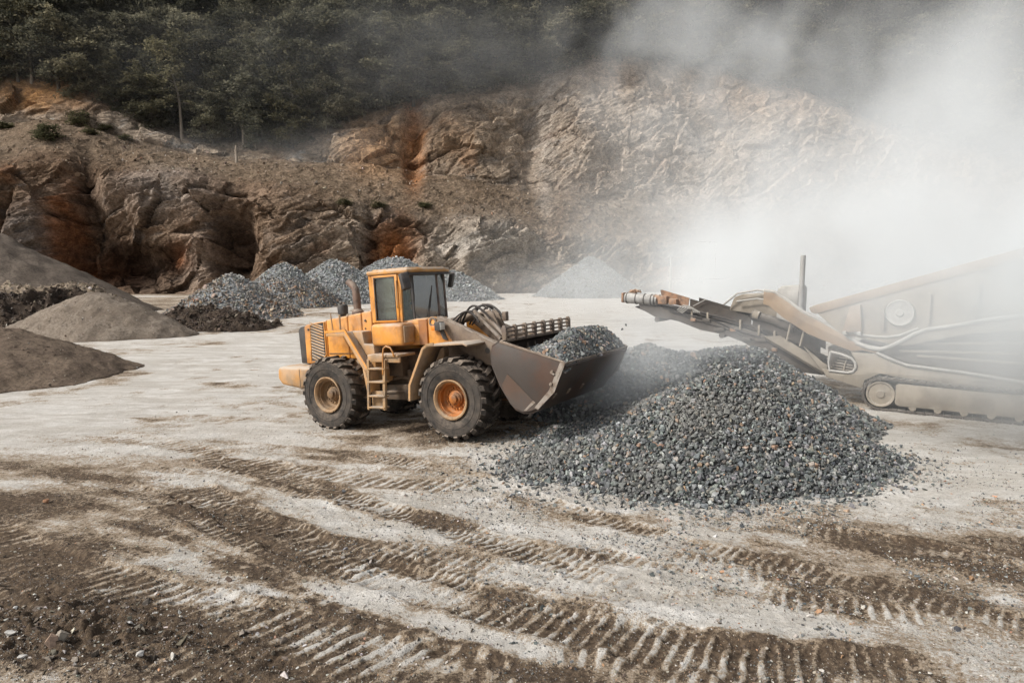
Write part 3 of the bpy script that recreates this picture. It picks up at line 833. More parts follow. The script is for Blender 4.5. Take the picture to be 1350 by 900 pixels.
def build_piles():
    o = heap_mesh('gravel_pile', BIG_HEAP, (-.9, 8.2, 9.8, 16.6), .09, .040, .076, BLUE_GREY, bedding=.5, cover=1.0, base_col=(.05, .05, .048))  # near black base colour stands in for shade between the stones
    tag(o, 'large heap of blue grey crushed stone nearest the camera, right of the bucket', 'gravel pile', 'heaps of crushed stone in the quarry')
    o = heap_mesh('gravel_pile', ridge_fun((3.3, 16.6), (6.0, 17.0), 2.7, 1.78, 1.0, 2, .16), (.2, 9.2, 13.4, 20.2), .1, .055, .094, BLUE_GREY, bedding=.5, base_col=(.06, .06, .058))
    tag(o, 'dust veiled ridge of crushed stone between the bucket and the conveyor', 'gravel pile', 'heaps of crushed stone in the quarry')
    def two(pts, cols):
        m = smooth(-.1, .35, fbm(pts * .22 + 4, 3, 410) + (pts[:, 2:3].ravel() - 1.7) * .45)[:, None]
        return stone_colours(len(pts), MIXED) * (1 - m) + cols * m
    far = [
        ((-20.4, 50), 4.6, 4.6, 4.6, 4.2, 3.2, two, 'mixed grey and tan rubble heap farthest left of the loader, beside dark soil'),
        ((-20.9, 63), 4.9, 4.9, 4.6, 4.4, 4.15, two, 'two tone stone heap in the middle of the row left of the exhaust'),
        ((-18.0, 70), 6.2, 6.2, 5.4, 5.0, 4.5, None, 'pale blue grey stone heap directly behind the exhaust stack'),
        ((-13.2, 77), 8.0, 8.0, 5.5, 5.0, 4.95, None, 'tall grey stone heap rising behind the cab roof'),
        ((-6.6, 75), 5.6, 5.2, 5.0, 5.0, 3.35, None, 'low grey stone heap showing past the windscreen side of the cab'),
        ((9.4, 82), 6.6, 6.6, 6.0, 5.0, 4.9, None, 'pointed fine grey stone cone alone below the rock face, left of the conveyor tip'),
    ]
    for i, (c, a0, a1, b0, b1, h, mf, lab) in enumerate(far):
        fine = i == 5
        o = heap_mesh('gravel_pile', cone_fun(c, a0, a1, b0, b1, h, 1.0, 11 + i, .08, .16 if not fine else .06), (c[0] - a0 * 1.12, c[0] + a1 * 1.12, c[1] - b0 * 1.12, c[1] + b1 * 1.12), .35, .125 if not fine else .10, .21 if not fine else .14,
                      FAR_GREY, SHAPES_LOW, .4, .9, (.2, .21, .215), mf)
        tag(o, lab, 'gravel pile', 'heaps of crushed stone in the quarry')
    o = soil_mound('sand_mound', cone_fun((-17.9, 23.6), 5.6, 4.0, 4.2, 3.6, 1.68, .95, 21, .12, .22), (-24.5, -13.0, 18.6, 28), .06, M['sand_front'], .10, 2.2, lumps=.10, clods=(1500, .05, [(4, (.12, .09, .066)), (3, (.17, .135, .105)), (1, (.32, .29, .25))]))
    tag(o, 'dark brown sand mound at the left edge, nearest of the mounds', 'sand mound', 'mounds of sand and soil left of the yard')
    o = soil_mound('sand_mound', cone_fun((-22.3, 36.6), 4.7, 4.8, 3.2, 3.2, 2.5, .95, 22, .11, .22), (-28, -16.4, 32.6, 40.6), .08, M['sand'], .10, 2.0, lumps=.12, clods=(900, .06, [(4, (.16, .125, .095)), (3, (.22, .18, .14)), (1, (.38, .35, .31))]))
    tag(o, 'smooth tan sand mound with rounded top between two dark soil heaps', 'sand mound', 'mounds of sand and soil left of the yard')
    o = soil_mound('grit_stockpile', cone_fun((-46.5, 54), 17, 17.5, 10, 10, 9.0, 1.0, 23, .04, .05), (-66, -26, 42, 66), .2, M['grey_sand'], .14, 1.1, lumps=.10)
    tag(o, 'steep grey grit stockpile sloping down from the left edge', 'stockpile', 'mounds of sand and soil left of the yard')
    o = soil_mound('soil_heap', ridge_fun((-33, 38.5), (-26.2, 41), 2.9, 2.15, .9, 24, .35), (-38, -22, 34, 45), .09, M['soil'], .2, 2.6, lumps=.75, clods=(5200, .17, [(6, (.052, .039, .03)), (4, (.088, .066, .048)), (1.5, (.15, .115, .085)), (.3, (.35, .32, .28))]))
    tag(o, 'lumpy dark soil heap at the left edge behind the sand mounds', 'soil heap', 'mounds of sand and soil left of the yard')
    o = soil_mound('soil_heap', ridge_fun((-20.2, 42.2), (-16.6, 40.4), 2.1, 1.15, .9, 25, .45), (-23.5, -13.8, 37.5, 45.5), .08, M['soil'], .16, 3.0, lumps=.5, clods=(3200, .14, [(6, (.055, .041, .032)), (4, (.09, .068, .05)), (1, (.15, .115, .085))]))
    tag(o, 'small dark crumbly soil heap between the tan sand mound and rubble', 'soil heap', 'mounds of sand and soil left of the yard')
    o = soil_mound('soil_heap', ridge_fun((-38, 46), (-29, 47), 2.6, 2.5, .9, 26, .3), (-42, -25, 41, 52), .12, M['rubble'], .16, 2.0, lumps=.5, clods=(3500, .17, [(4, (.20, .155, .11)), (3, (.29, .235, .18)), (2, (.13, .10, .075)), (.6, (.42, .38, .33))]))
    tag(o, 'tan stony rubble heap below the grey stockpile slope', 'soil heap', 'mounds of sand and soil left of the yard')

def build_scatter():
    """loose chips lying on the yard: nobody could count them"""
    P, S, C = [], [], []
    def add(x, y, s, mix):
        z = np.zeros(len(x))
        P.append(np.stack([x, y, z + s * .12], 1)); S.append(s); C.append(stone_colours(len(x), mix))
    n = 26000
    # thrown around the big heap and over the right of the yard
    x = rng.normal(3.4, 3.3, n); y = rng.normal(10.2, 2.3, n)
    k = (y > 5) & (fbm(np.stack([x * .9, y * .9, x * 0], 1), 3, 500) > -.12); x, y = x[k], y[k]
    add(x, y, .026 * np.exp(rng.normal(0, .45, len(x))), BLUE_GREY + [(30, (.36, .33, .29)), (8, (.40, .25, .16))])
    n = 9000
    x = rng.uniform(-9, 9, n); y = 5.2 + rng.exponential(4.5, n)
    k = fbm(np.stack([x * .8, y * .8, x * 0 + 3], 1), 3, 510) > 0; x, y = x[k], y[k]
    add(x, y, .024 * np.exp(rng.normal(0, .5, len(x))), [(4, (.30, .27, .23)), (3, (.17, .14, .11)), (2, (.46, .43, .39)), (.5, (.42, .24, .14))])
    n = 30000   # fines everywhere near
    x = rng.uniform(-10, 10, n); y = 5.2 + rng.exponential(3.6, n)
    k = fbm(np.stack([x * .7, y * .7, x * 0 + 13], 1), 3, 520) > -.2; x, y = x[k], y[k]
    add(x, y, .017 * np.exp(rng.normal(0, .45, len(x))), [(4, (.28, .25, .21)), (4, (.12, .095, .075)), (2, (.48, .45, .41)), (.4, (.40, .24, .14))])
    n = 2200   # bottom left corner, rough stony soil
    c0 = gnd(90, 850)
    x = rng.normal(c0[0], 1.5, n); y = rng.normal(c0[1] + .1, .55, n); k = y > 5.0; x, y = x[k], y[k]
    add(x, y, .026 * np.exp(rng.normal(0, .55, len(x))), [(4, (.20, .17, .14)), (4, (.10, .08, .06)), (2, (.42, .40, .37))])
    n = 1500   # toe of the big heap
    t = rng.uniform(0, 2 * np.pi, n); r = 1 + np.abs(rng.normal(0, .12, n))
    y = 13.0 + 2.6 * np.sin(t) * r; x = 4.25 + np.where(np.cos(t) < 0, 4.0, 3.3) * np.cos(t) * r + .42 * np.minimum(y - 13.0, 0)
    add(x, y, .075 * np.exp(rng.normal(0, .35, n)), BLUE_GREY)
    P = np.concatenate(P); S = np.concatenate(S); C = np.concatenate(C)
    dep = bpy.context.evaluated_depsgraph_get()
    for i in range(len(P)):
        hit, loc, *_ = GROUND.ray_cast((P[i, 0], P[i, 1], 3), (0, 0, -1))
        P[i, 2] = (loc[2] if hit else 0) + S[i] * .14
    v, f, c = stones(P, S, C, SHAPES_LOW, .35)
    o = link_mesh('scattered_gravel', array_mesh('scattered_gravel', v, tris=f, colors={'tint': c}), M['stone'])
    tag(o, 'loose stone chips strewn over the dusty yard', 'gravel', kind='stuff')

def build_rocks():
    """single rocks one can point at in the lower left corner and on the yard"""
    spec = [((83, 852), .20, (.30, .26, .21), 'large grey brown angular rock in the lower left corner mud'),
            ((70, 862), .17, (.36, .25, .18), 'pinkish wedge shaped rock leaning on the large corner rock'),
            ((122, 868), .15, (.15, .125, .10), 'dark flat rock just right of the pair in the lower left corner'),
            ((186, 873), .10, (.46, .44, .41), 'pale rounded stone lying alone on grey grit near the bottom edge'),
            ((30, 872), .10, (.44, .42, .39), 'pale lump of stone on grey grit at the lower left edge'),
            ((15, 852), .11, (.40, .385, .36), 'whitish stone beside the left edge near the bottom'),
            ((110, 816), .085, (.48, .45, .42), 'first of two small white stones above the corner rocks'),
            ((122, 815), .085, (.50, .45, .41), 'second of two small white stones above the corner rocks'),
            ((182, 834), .12, (.19, .165, .13), 'brown blocky stone at the edge of the muddy lug track'),
            ((225, 870), .11, (.40, .38, .345), 'grey white stone on the dark soil beside the bottom edge'),
            ((303, 770), .11, (.09, .062, .046), 'dark brown clod lying on the white dust streak'),
            ((62, 663), .14, (.28, .15, .085), 'rusty clod on dark mud at the left'),
            ((1280, 765), .11, (.26, .16, .09), 'rust coloured clod beside the right hand lug track'),
            ((952, 758), .075, (.42, .25, .15), 'orange stone on the grey chips below the big heap')]
    for (p, s, col, lab) in spec:
        x, y = gnd(*p)
        hit, loc, *_ = GROUND.ray_cast((x, y, 3), (0, 0, -1))
        shp = stone_shapes(1, 13, int(p[0] * 7 + p[1]), .66)
        q, f, c = stones(np.array([[0, 0, 0.]]), np.array([s]), np.array([col]), shp, .25)
        o = link_mesh('rock', array_mesh('rock', q, tris=f, colors={'tint': c}), M['stone'])
        o.location = (x, y, loc[2] + s * .2)
        tag(o, lab, 'rock', 'single rocks lying on the yard')

def build_bench_rubble():
    """stones that have rolled onto the benches: nobody could count them"""
    n = len(BENCH)
    sz = .17 * np.exp(rng.normal(0, .6, n))
    v, f, c = stones(BENCH + np.array([0, 0, .03]), np.minimum(sz, .9), stone_colours(n, [(5, (.23, .17, .12)), (3, (.30, .24, .18)), (2, (.14, .10, .075)), (1.2, (.42, .37, .32)), (.6, (.36, .23, .15))]), SHAPES_LOW, .6)
    o = link_mesh('bench_rubble', array_mesh('bench_rubble', v, tris=f, colors={'tint': c}), M['stone'])
    tag(o, 'loose stones lying on the quarry benches', 'rubble', kind='stuff')
# ================================================================== WHEEL LOADER
def copy_tree(o, parent=None):
    c = o.copy(); COL.objects.link(c)
    if parent is not None: c.parent = parent
    for ch in list(o.children): copy_tree(ch, c)
    return c

TR, TW = .865, .66     # tyre radius and width
def make_tyre(parent):
    m = MB(); hw = TW / 2; r = TR
    m.lathe([(.385, -hw * .72), (.405, -hw * .80), (.50, -hw * .94), (.64, -hw * 1.0), (.765, -hw * .96), (r - .085, -hw * .84), (r - .08, -hw * .4), (r - .078, 0),
             (r - .08, hw * .4), (r - .085, hw * .84), (.765, hw * .96), (.64, hw * 1.0), (.50, hw * .94), (.405, hw * .80), (.385, hw * .72)], n=72, closed=True)
    # sidewall ribs
    for s in (-1, 1):
        for rr, h in ((.735, .014), (.60, .010), (.44, .014)):
            w = hw * (.99 if rr > .55 else .845) - (.006 if rr == .735 else 0)
            m.lathe([(rr - .012, s * (w - .02)), (rr - .008, s * (w + h * .6)), (rr + .008, s * (w + h * .6)), (rr + .012, s * (w - .02))], n=72, closed=True)
    n = 21
    for k in range(n):
        for s in (-1, 1):
            t0 = 2 * math.pi * (k + (0 if s < 0 else .5)) / n
            # lug: from near the centre out over the shoulder, swept back; (offset, angle, half angle, bottom, top)
            sec = [(s * .015, t0 - .02, .052, r - .09, r - .002), (s * hw * .45, t0 + .045, .068, r - .09, r + .002), (s * hw * .86, t0 + .115, .084, r - .10, r - .010), (s * hw * 1.035, t0 + .125, .074, r - .165, r - .085)]
            for i in range(len(sec) - 1):
                q = []
                for (y, t, dt, rb, rt) in (sec[i], sec[i + 1]):
                    for (tt, rr) in ((t - dt, rb), (t + dt, rb), (t + dt * .82, rt), (t - dt * .82, rt)):
                        yy = y - s * (.075 if (rr == rb and i == len(sec) - 2 and y == sec[-1][0]) else 0)
                        q.append((rr * math.cos(tt), yy, rr * math.sin(tt)))
                m.hexa(q)
    return m.build('tyre', M['rubber'], parent, 28)

def make_rim(parent, mat, flip=1):
    """dish of the wheel, outer side towards -y"""
    m = MB(); o = -TW / 2
    m.lathe([(.515, .24), (.50, o + .10), (.525, o + .045), (.520, o + .015), (.495, o + .02), (.47, o + .055), (.435, o + .06), (.43, o + .085), (.405, o + .09), (.395, o + .19), (.345, o + .235),
             (.225, o + .235), (.215, o + .19), (.185, o + .175), (.175, o + .15), (.125, o + .135), (.115, o + .085), (.07, o + .07), (0, o + .068)], n=48)
    for k in range(20):
        t = 2 * math.pi * k / 20
        m.lathe([(.0205, o + .20), (.0205, o + .245), (0, o + .245)][::-1] if False else [(.0, o + .198), (.021, o + .2), (.021, o + .25)], c=(.285 * math.cos(t), 0, .285 * math.sin(t)), n=6)
    for k in range(12):
        t = 2 * math.pi * k / 12
        m.lathe([(.0, o + .138), (.012, o + .14), (.012, o + .18)], c=(.152 * math.cos(t), 0, .152 * math.sin(t)), n=6)
    m.box((.30 * math.cos(-.5), o + .04, .47 * math.sin(-.5)), (.05, .03, .05), .008)
    m.tube([(.43, o + .05, -.06), (.445, o + .03, -.13), (.42, o + .03, -.2), (.385, o + .06, -.2)], .008, 6)
    return m.build('rim', mat, parent)

def make_loader():
    root = empty('wheel_loader')
    tag(root, 'large orange yellow wheel loader with dusty cab and a loaded bucket', 'wheel loader')
    Y, K = M['yellow'], M['chassis']
    # ---------- wheels
    for x, rm in ((0.0, 'rim_rear'), (3.5, 'rim_front')):
        w = empty('wheel', (x, -1.03, .85), root)
        if x == 0: ty = make_tyre(w)
        else:
            c = ty.copy(); COL.objects.link(c); c.parent = w; c.rotation_euler = (0, .11, 0)
        rim = make_rim(w, M[rm]); rim.scale = (.78, 1, .78)
        f = MB().lathe([(.53, -TW / 2 + .02), (.535, -TW / 2 - .006), (.505, -TW / 2 - .012), (.465, -TW / 2 + .012), (.45, -TW / 2 + .04), (.46, -TW / 2 + .06), (.52, -TW / 2 + .05)], n=56, closed=True)
        f.build('rim_flange', M['flange'], w).scale = (.78, 1, .78)
        w2 = copy_tree(w, root); w2.location = (x, 1.03, .85); w2.rotation_euler = (0, 0, math.pi)
    # ---------- frames and axles
    m = MB()
    m.prism([(-1.3, 1.0), (-1.3, 1.6), (1.5, 1.75), (2.05, 1.65), (2.05, .95), (1.4, .62), (-.7, .72)], -.42, .42, bevel=.03)
    m.prism([(1.0, .66), (1.0, .98), (1.95, 1.02), (2.02, .9), (1.88, .66)], -.62, -.44, bevel=.02)
    m.prism([(1.0, .66), (1.0, .98), (1.95, 1.02), (2.02, .9), (1.88, .66)], .44, .62, bevel=.02)
    m.tube([(0, -.9, .85), (0, -.35, .85), (0, 0, .85), (0, .35, .85), (0, .9, .85)], [.16, .19, .30, .19, .16], 16)
    m.box((1.45, -.5, 1.45), (.5, .3, .5), .03); m.box((1.9, -.35, 1.2), (.25, .5, .3), .02)
    m.tube([(1.2, -.5, 1.1), (1.6, -.56, 1.18), (2.2, -.4, 1.05)], .045, 8)
    m.tube([(1.1, -.62, .82), (1.6, -.6, .84), (2.1, -.5, .95)], .04, 8)
    m.build('rear_chassis', K, root)
    m = MB()
    m.prism([(2.15, .75), (2.15, 1.85), (2.5, 2.05), (3.3, 1.9), (3.95, 1.35), (4.15, .8), (3.6, .55), (2.5, .55)], -.40, .40, bevel=.03)
    m.tube([(3.5, -.9, .85), (3.5, -.35, .85), (3.5, 0, .85), (3.5, .35, .85), (3.5, .9, .85)], [.16, .19, .30, .19, .16], 16)
    m.box((2.08, 0, 1.25), (.24, .5, .95), .04)
    m.tube([(1.9, -.42, 1.0), (2.5, -.38, .98)], .06, 10)
    m.tube([(2.2, -.5, 1.35), (2.6, -.52, 1.45), (2.9, -.47, 1.3)], .03, 8)
    m.build('front_chassis', K, root)
    # ---------- counterweight
    m = MB()
    m.prism([(-1.80, 1.42), (-1.82, 1.16), (-1.68, 1.02), (-1.0, .93), (-.66, 1.06), (-.63, 1.40), (-.72, 1.46), (-1.70, 1.475)], -1.22, 1.22, bevel=.075, seg=3)
    cw = m.build('counterweight', M['yellow_dusty'], root)
    s = MB().box((-1.02, -1.221, 1.2), (.012, .006, .42)).build('joint_line', M['dark'], cw)
    # ---------- engine hood, in panels with open joints
    def top(x): return 2.44 + (x + 1.2) * .125
    cuts = [(-1.16, -.40), (-.388, .30), (.312, .74), (.752, 1.06)]
    for i, (a, b) in enumerate(cuts):
        m = MB()
        lo = 1.50 if i == 0 else 1.62
        t0 = top(a) - (.05 if i == 0 else 0)
        m.prism([(a, lo), (a, t0), (a + (.07 if i == 0 else .0), top(a) + .005), (b, top(b)), (b, lo)], -.85, .85, bevel=.035, seg=3)
        m.build('hood_panel', Y, root)
    m = MB()
    m.prism([(-1.40, 1.50), (-1.43, 2.32), (-1.34, 2.40), (-1.17, 2.42), (-1.17, 1.50)], -.80, .80, bevel=.03)
    for k in range(9): m.box((-1.425, 0, 1.6 + k * .085), (.03, 1.4, .03), rot=Matrix.Rotation(.5, 3, 'Y'))
    m.build('radiator_shroud', M['dark'], root)
    # side grilles: dark recess with slanted louvres
    for s in (-1, 1):
        m = MB()
        g = m.prism([(-.97, 1.55), (-.92, 2.40), (-.86, 2.455), (-.45, 2.495), (-.45, 1.74), (-.56, 1.60), (-.70, 1.55)], s * .852, s * .858)
        gr = m.build('side_grille', M['dark'], root)
        m = MB()
        for k in range(13):
            z = 1.60 + k * .072
            x0, x1 = -.925, -.50
            if z < 1.72: x1 = -.60
            zz = min(z + .0, 2.45)
            m.hexa([(x0, s * .859, zz + .052), (x1, s * .859, zz - .068), (x1, s * .859, zz - .045), (x0, s * .859, zz + .075),
                    (x0, s * .877, zz + .044), (x1, s * .877, zz - .076), (x1, s * .877, zz - .057), (x0, s * .877, zz + .063)])
        m.build('louvre', M['yellow_dusty'], gr)
        fr = MB().tube([(-.97, s * .86, 1.55), (-.925, s * .86, 2.41), (-.86, s * .86, 2.462), (-.445, s * .86, 2.50), (-.445, s * .86, 1.73), (-.56, s * .86, 1.595), (-.70, s * .86, 1.55), (-.97, s * .86, 1.55)], .018, 6)
        fr.build('grille_frame', Y, gr)
    # lower body side behind the fender
    MB().prism([(-.38, 1.25), (-.38, 1.62), (1.06, 1.62), (1.3, 1.5), (1.3, 1.1), (.9, 1.0)], -.80, .80, bevel=.03).build('lower_body', M['yellow_dusty'], root)
    MB().box((-1.0, -.86, 2.33), (.05, .02, .05), .006).build('hood_latch', M['dark'], root)
    MB().lathe([(0, -.02), (.025, -.02), (.025, .02), (0, .02)], c=(.88, -.856, 2.5), n=12).build('hood_latch', M['dark'], root)
    MB().lathe([(0, -.01), (.018, -.01), (.018, .01), (0, .01)], c=(.86, -.856, 2.32), n=12).build('hood_latch', M['dark'], root)
    MB().box((.15, -.86, 1.75), (1.0, .012, .016)).build('joint_line', M['dark'], root)
    # ---------- exhaust, pre-cleaner
    m = MB()
    m.lathe([(.15, 2.60), (.145, 2.70), (.095, 2.76)], c=(.13, -.3, 0), axis='z', n=20)
    m.tube([(.13, -.3, 2.7), (.12, -.3, 3.10), (.11, -.3, 3.22), (.06, -.3, 3.30), (-.03, -.3, 3.37), (-.11, -.3, 3.43)], [.092, .092, .088, .088, .086, .084], 16)
    m.build('exhaust_pipe', M['exhaust'], root)
    m = MB().lathe([(0, 2.52), (.07, 2.53), (.07, 2.64), (.125, 2.66), (.13, 2.84), (.11, 2.88), (0, 2.88)], c=(-.36, -.3, 0), axis='z', n=20)
    m.build('air_precleaner', M['dark'], root)
    # ---------- rear fender with deck, rail and struts
    for s in (-1, 1):
        m = MB()
        a, b = (-1.36, -.80) if s < 0 else (.80, 1.36)
        m.prism([(.10, 2.26), (.70, 2.28), (1.30, 1.42), (1.36, 1.18), (1.28, 1.16), (1.22, 1.38), (.66, 2.19), (.10, 2.19)], a, b, bevel=.012)
        m.prism([(.70, 2.28), (1.02, 2.27), (1.05, 1.99), (1.34, 1.97), (1.35, 1.46), (1.31, 1.42)], a + .22 if s < 0 else a, b if s < 0 else b - .22, bevel=.03)
        m.prism([(1.16, 1.45), (1.36, 1.45), (1.36, .95), (1.24, .95)], a, a + .3, bevel=.012)
        m.build('rear_fender', M['yellow_dusty'], root)
        e = MB().strip([(.08, 2.27), (.70, 2.29), (1.31, 1.42)], .05, a - .012 if s < 0 else b - .03, a + .03 if s < 0 else b + .012)
        e.build('fender_edge', Y, root)
    MB().tube([(.04, -1.1, 2.72), (.08, -1.1, 2.26)], .016, 6).build('marker_post', M['step'], root)
    MB().tube([(.32, -1.1, 2.66), (.32, -1.1, 2.26)], .022, 6).build('marker_post', M['step'], root)
    # ---------- side box (tank) below the door, rounded
    m = MB().box((1.78, -.98, 2.185), (.90, .44, .48), .075, seg=4)
    tk = m.build('side_tank', Y, root)
    MB().box((1.335, -.98, 2.185), (.05, .36, .40), .02).build('end_plate', M['chassis'], tk)
    MB().box((2.225, -.98, 2.185), (.05, .34, .36), .02).build('end_plate', M['yellow_dusty'], tk)
    # ---------- ladder and platform
    m = MB()
    m.prism([(1.25, .58), (1.30, .56), (1.40, 1.66), (1.34, 1.68)], -1.40, -1.34); m.prism([(1.70, .58), (1.77, .57), (1.86, 1.66), (1.80, 1.68)], -1.40, -1.34)
    for k, z in enumerate((.62, .87, 1.18, 1.47)):
        x = 1.28 + (z - .58) * .085
        m.box((x + .24, -1.33, z), (.47, .18, .035), .008)
    m.box((1.50, -1.26, .80), (.42, .02, .33), .005)
    ld = m.build('ladder', M['step'], root)
    pf = MB(); pf.box((1.76, -1.06, 1.745), (.86, .60, .06), .012); pf.box((1.56, -1.34, 1.69), (.44, .06, .15), .012); pf.box((2.0, -1.30, 1.66), (.42, .05, .12), .01)
    pf.build('step_platform', M['yellow_dusty'], root)
    h = MB().tube([(1.78, -1.40, 1.35), (1.83, -1.41, 1.80), (1.86, -1.41, 1.92), (1.93, -1.41, 1.96), (2.05, -1.41, 1.93), (2.10, -1.40, 1.84), (2.11, -1.38, 1.74)], .019, 8)
    h.build('grab_rail', Y, root)
    # ---------- cab
    plan = [(1.05, -.80), (1.95, -.80), (2.11, -.62), (2.18, .20), (2.08, .63), (1.05, .63)]
    cab = empty('cab', (0, 0, 0), root)
    m = MB()
    m.prism([(1.06, -.79), (1.98, -.79), (2.57, -.78), (2.60, -.40), (2.60, .35), (2.2, .60), (1.06, .60)], 1.92, 2.40, axis='z', bevel=.03)
    m.prism([(1.06, -.79), (1.93, -.79), (2.14, -.60), (2.20, .20), (2.10, .60), (1.06, .60)], 2.40, 2.47, axis='z', bevel=.01)
    m.prism([(1.96, 2.36), (2.06, 2.46), (2.32, 2.50), (2.58, 2.49), (2.60, 2.36)], -.785, -.40, bevel=.015)
    m.build('cab_base', Y, cab)
    MB().prism([(2.36, 1.93), (2.36, 2.47), (2.585, 2.475), (2.57, 1.93)], -.795, -.788).build('side_panel', dirty('brown_orange_panel', (.34, .135, .04), (.24, .10, .04), dust=.3, scale=3), cab)
    m = MB()   # roof
    m.prism([(1.0, -.86), (2.18, -.86), (2.30, -.62), (2.34, .34), (2.18, .72), (1.0, .72)], 3.50, 3.60, axis='z', bevel=.035, seg=3)
    m.prism([(1.08, -.74), (2.12, -.74), (2.20, -.5), (2.22, .3), (2.10, .60), (1.08, .60)], 3.58, 3.63, axis='z', bevel=.02)
    m.build('cab_roof', dirty('dusty_roof_paint', (.55, .26, .06), (.35, .18, .06), dust=.9, rough=.6, scale=1.6), cab)
    MB().prism([(2.06, -.80), (2.20, -.84), (2.31, -.62), (2.345, .34), (2.20, .70), (2.06, .62)], 3.455, 3.503, axis='z').build('roof_visor', M['dark'], cab)
    def post(x, y, x2, y2, w, mat, name='cab_pillar'):
        MB().hexa([(x - w, y - w, 2.44), (x + w, y - w, 2.44), (x + w, y + w, 2.44), (x - w, y + w, 2.44), (x2 - w, y2 - w, 3.51), (x2 + w, y2 - w, 3.51), (x2 + w, y2 + w, 3.51), (x2 - w, y2 + w, 3.51)]).build(name, mat, cab)
    post(1.085, -.775, 1.07, -.775, .045, Y); post(1.90, -.775, 1.92, -.775, .035, Y); post(2.11, -.60, 2.09, -.60, .028, M['dark']); post(2.17, .20, 2.14, .20, .03, M['exhaust']); post(2.07, .61, 2.04, .61, .03, M['exhaust']); post(1.08, .60, 1.08, .60, .045, Y)
    # door frame and glass
    m = MB()
    z0, z1, x0, x1 = 2.46, 3.47, 1.135, 1.865
    for (c, s) in (((1.165, -.812, 2.965), (.065, .05, 1.04)), ((1.83, -.812, 2.965), (.075, .05, 1.04)), ((1.5, -.8115, 2.47), (.74, .048, .05)), ((1.5, -.8115, 3.46), (.74, .048, .06))): m.box(c, s, .012)
    dr = m.build('door', Y, cab)
    MB().box((1.495, -.806, 2.965), (.60, .012, .94)).build('door_glass', M['glass'], dr)
    MB().tube([(1.855, -.845, 2.75), (1.875, -.88, 2.80), (1.875, -.88, 3.15), (1.86, -.845, 3.35)], .012, 6).build('door_handle', M['step'], dr)
    m = MB()
    for (c, s) in (((1.2, -.838, 2.965), (.022, .006, .96)), ((1.79, -.838, 2.965), (.022, .006, .96)), ((1.495, -.838, 2.495), (.61, .006, .022)), ((1.495, -.838, 3.435), (.61, .006, .022))): m.box(c, s)
    m.build('window_seal', M['dark'], dr)
    def pane(name, a, b, mat, z0=2.46, z1=3.49, lean=.03):
        (xa, ya), (xb, yb) = a, b
        n_ = Vector((yb - ya, -(xb - xa), 0)).normalized() * .006
        q = [(xa, ya, z0), (xb, yb, z0), (xb - lean, yb, z1), (xa - lean, ya, z1)]
        MB().hexa([tuple(Vector(v) + n_) for v in q] + [tuple(Vector(v) - n_) for v in q]).build(name, mat, cab)
    pane('quarter_window', (1.945, -.775), (2.085, -.63), M['glass'])
    pane('windscreen', (2.135, -.60), (2.185, .17), M['windscreen'])
    pane('quarter_window', (2.175, .23), (2.085, .58), M['glass'])
    pane('side_window', (1.12, .625), (2.05, .625), M['glass'], lean=0)
    pane('rear_window', (1.055, .57), (1.055, -.73), M['glass'], lean=0)
    m = MB(); m.box((1.42, -.05, 2.62), (.50, .50, .12), .04); m.box((1.24, -.05, 2.95), (.13, .48, .60), .05, Matrix.Rotation(-.12, 3, 'Y')); m.box((1.19, -.05, 3.30), (.09, .26, .17), .035)
    m.box((1.42, -.05, 2.5), (.3, .3, .16), .02); m.box((1.45, -.36, 2.82), (.36, .08, .07), .03); m.box((1.45, .26, 2.82), (.36, .08, .07), .03)
    m.build('seat', M['seat'], cab)
    m = MB(); m.box((2.0, -.05, 2.58), (.16, .6, .24), .04); m.tube([(2.0, -.05, 2.6), (1.86, -.05, 2.88)], .03, 8); m.box((1.55, -.55, 2.56), (.55, .18, .2), .03); m.box((1.95, .4, 2.62), (.2, .3, .18), .04)
    m.build('console', M['seat'], cab)
    ring = [(1.84 + .10 * math.cos(t) * .5, -.05 + .19 * math.sin(t), 2.90 + .10 * math.cos(t) * .9) for t in [2 * math.pi * k / 24 for k in range(25)]]
    MB().tube(ring, .014, 6, cap=False).tube([(1.89, -.05, 2.99), (1.79, -.05, 2.81)], .012, 6).build('steering_wheel', M['dark'], cab)
    # sun strip and wiper
    m = MB(); m.tube([(2.19, -.2, 2.5), (2.17, -.05, 3.0)], .008, 5); m.tube([(2.18, -.12, 2.7), (2.165, .02, 3.2)], .010, 5); m.build('wiper', M['dark'], cab)
    # mirrors
    for s, y, x in ((-1, -1.0, 2.24), (1, .92, 2.06)):
        m = MB(); m.box((x, y, 3.32), (.14 if s < 0 else .10, .20, .36), .03, Matrix.Rotation(.25 * s, 3, 'Y') @ Matrix.Rotation(.35 * s, 3, 'Z'))
        m.tube([(x - .06, y * .78, 3.52), (x, y, 3.50), (x, y, 3.3)], .014, 6)
        m.build('mirror', M['dark'], cab)
    # ---------- front tower, lamps
    for s in (-1, 1):
        y0, y1 = (-.80, -.62) if s < 0 else (.62, .80)
        MB().prism([(2.62, 1.93), (2.62, 2.47), (2.70, 2.53), (2.80, 2.50), (3.02, 2.30), (3.16, 2.10), (3.28, 1.94)], y0, y1, bevel=.02).build('lift_arm_tower', Y, root)
        lm = MB(); lm.box((3.02, s * .92, 2.33), (.14, .20, .19), .025); lm.tube([(2.80, s * .78, 2.30), (2.96, s * .86, 2.22), (2.98, s * .9, 2.28)], .022, 6)
        hl = lm.build('headlight', M['dark'], root)
        MB().box((3.098, s * .92, 2.33), (.012, .165, .15), .004).build('headlight_lens', M['lamp'], hl)
        MB().box((2.84, s * .875, 2.29), (.13, .10, .10), .025).build('indicator_lamp', M['amber'], root)
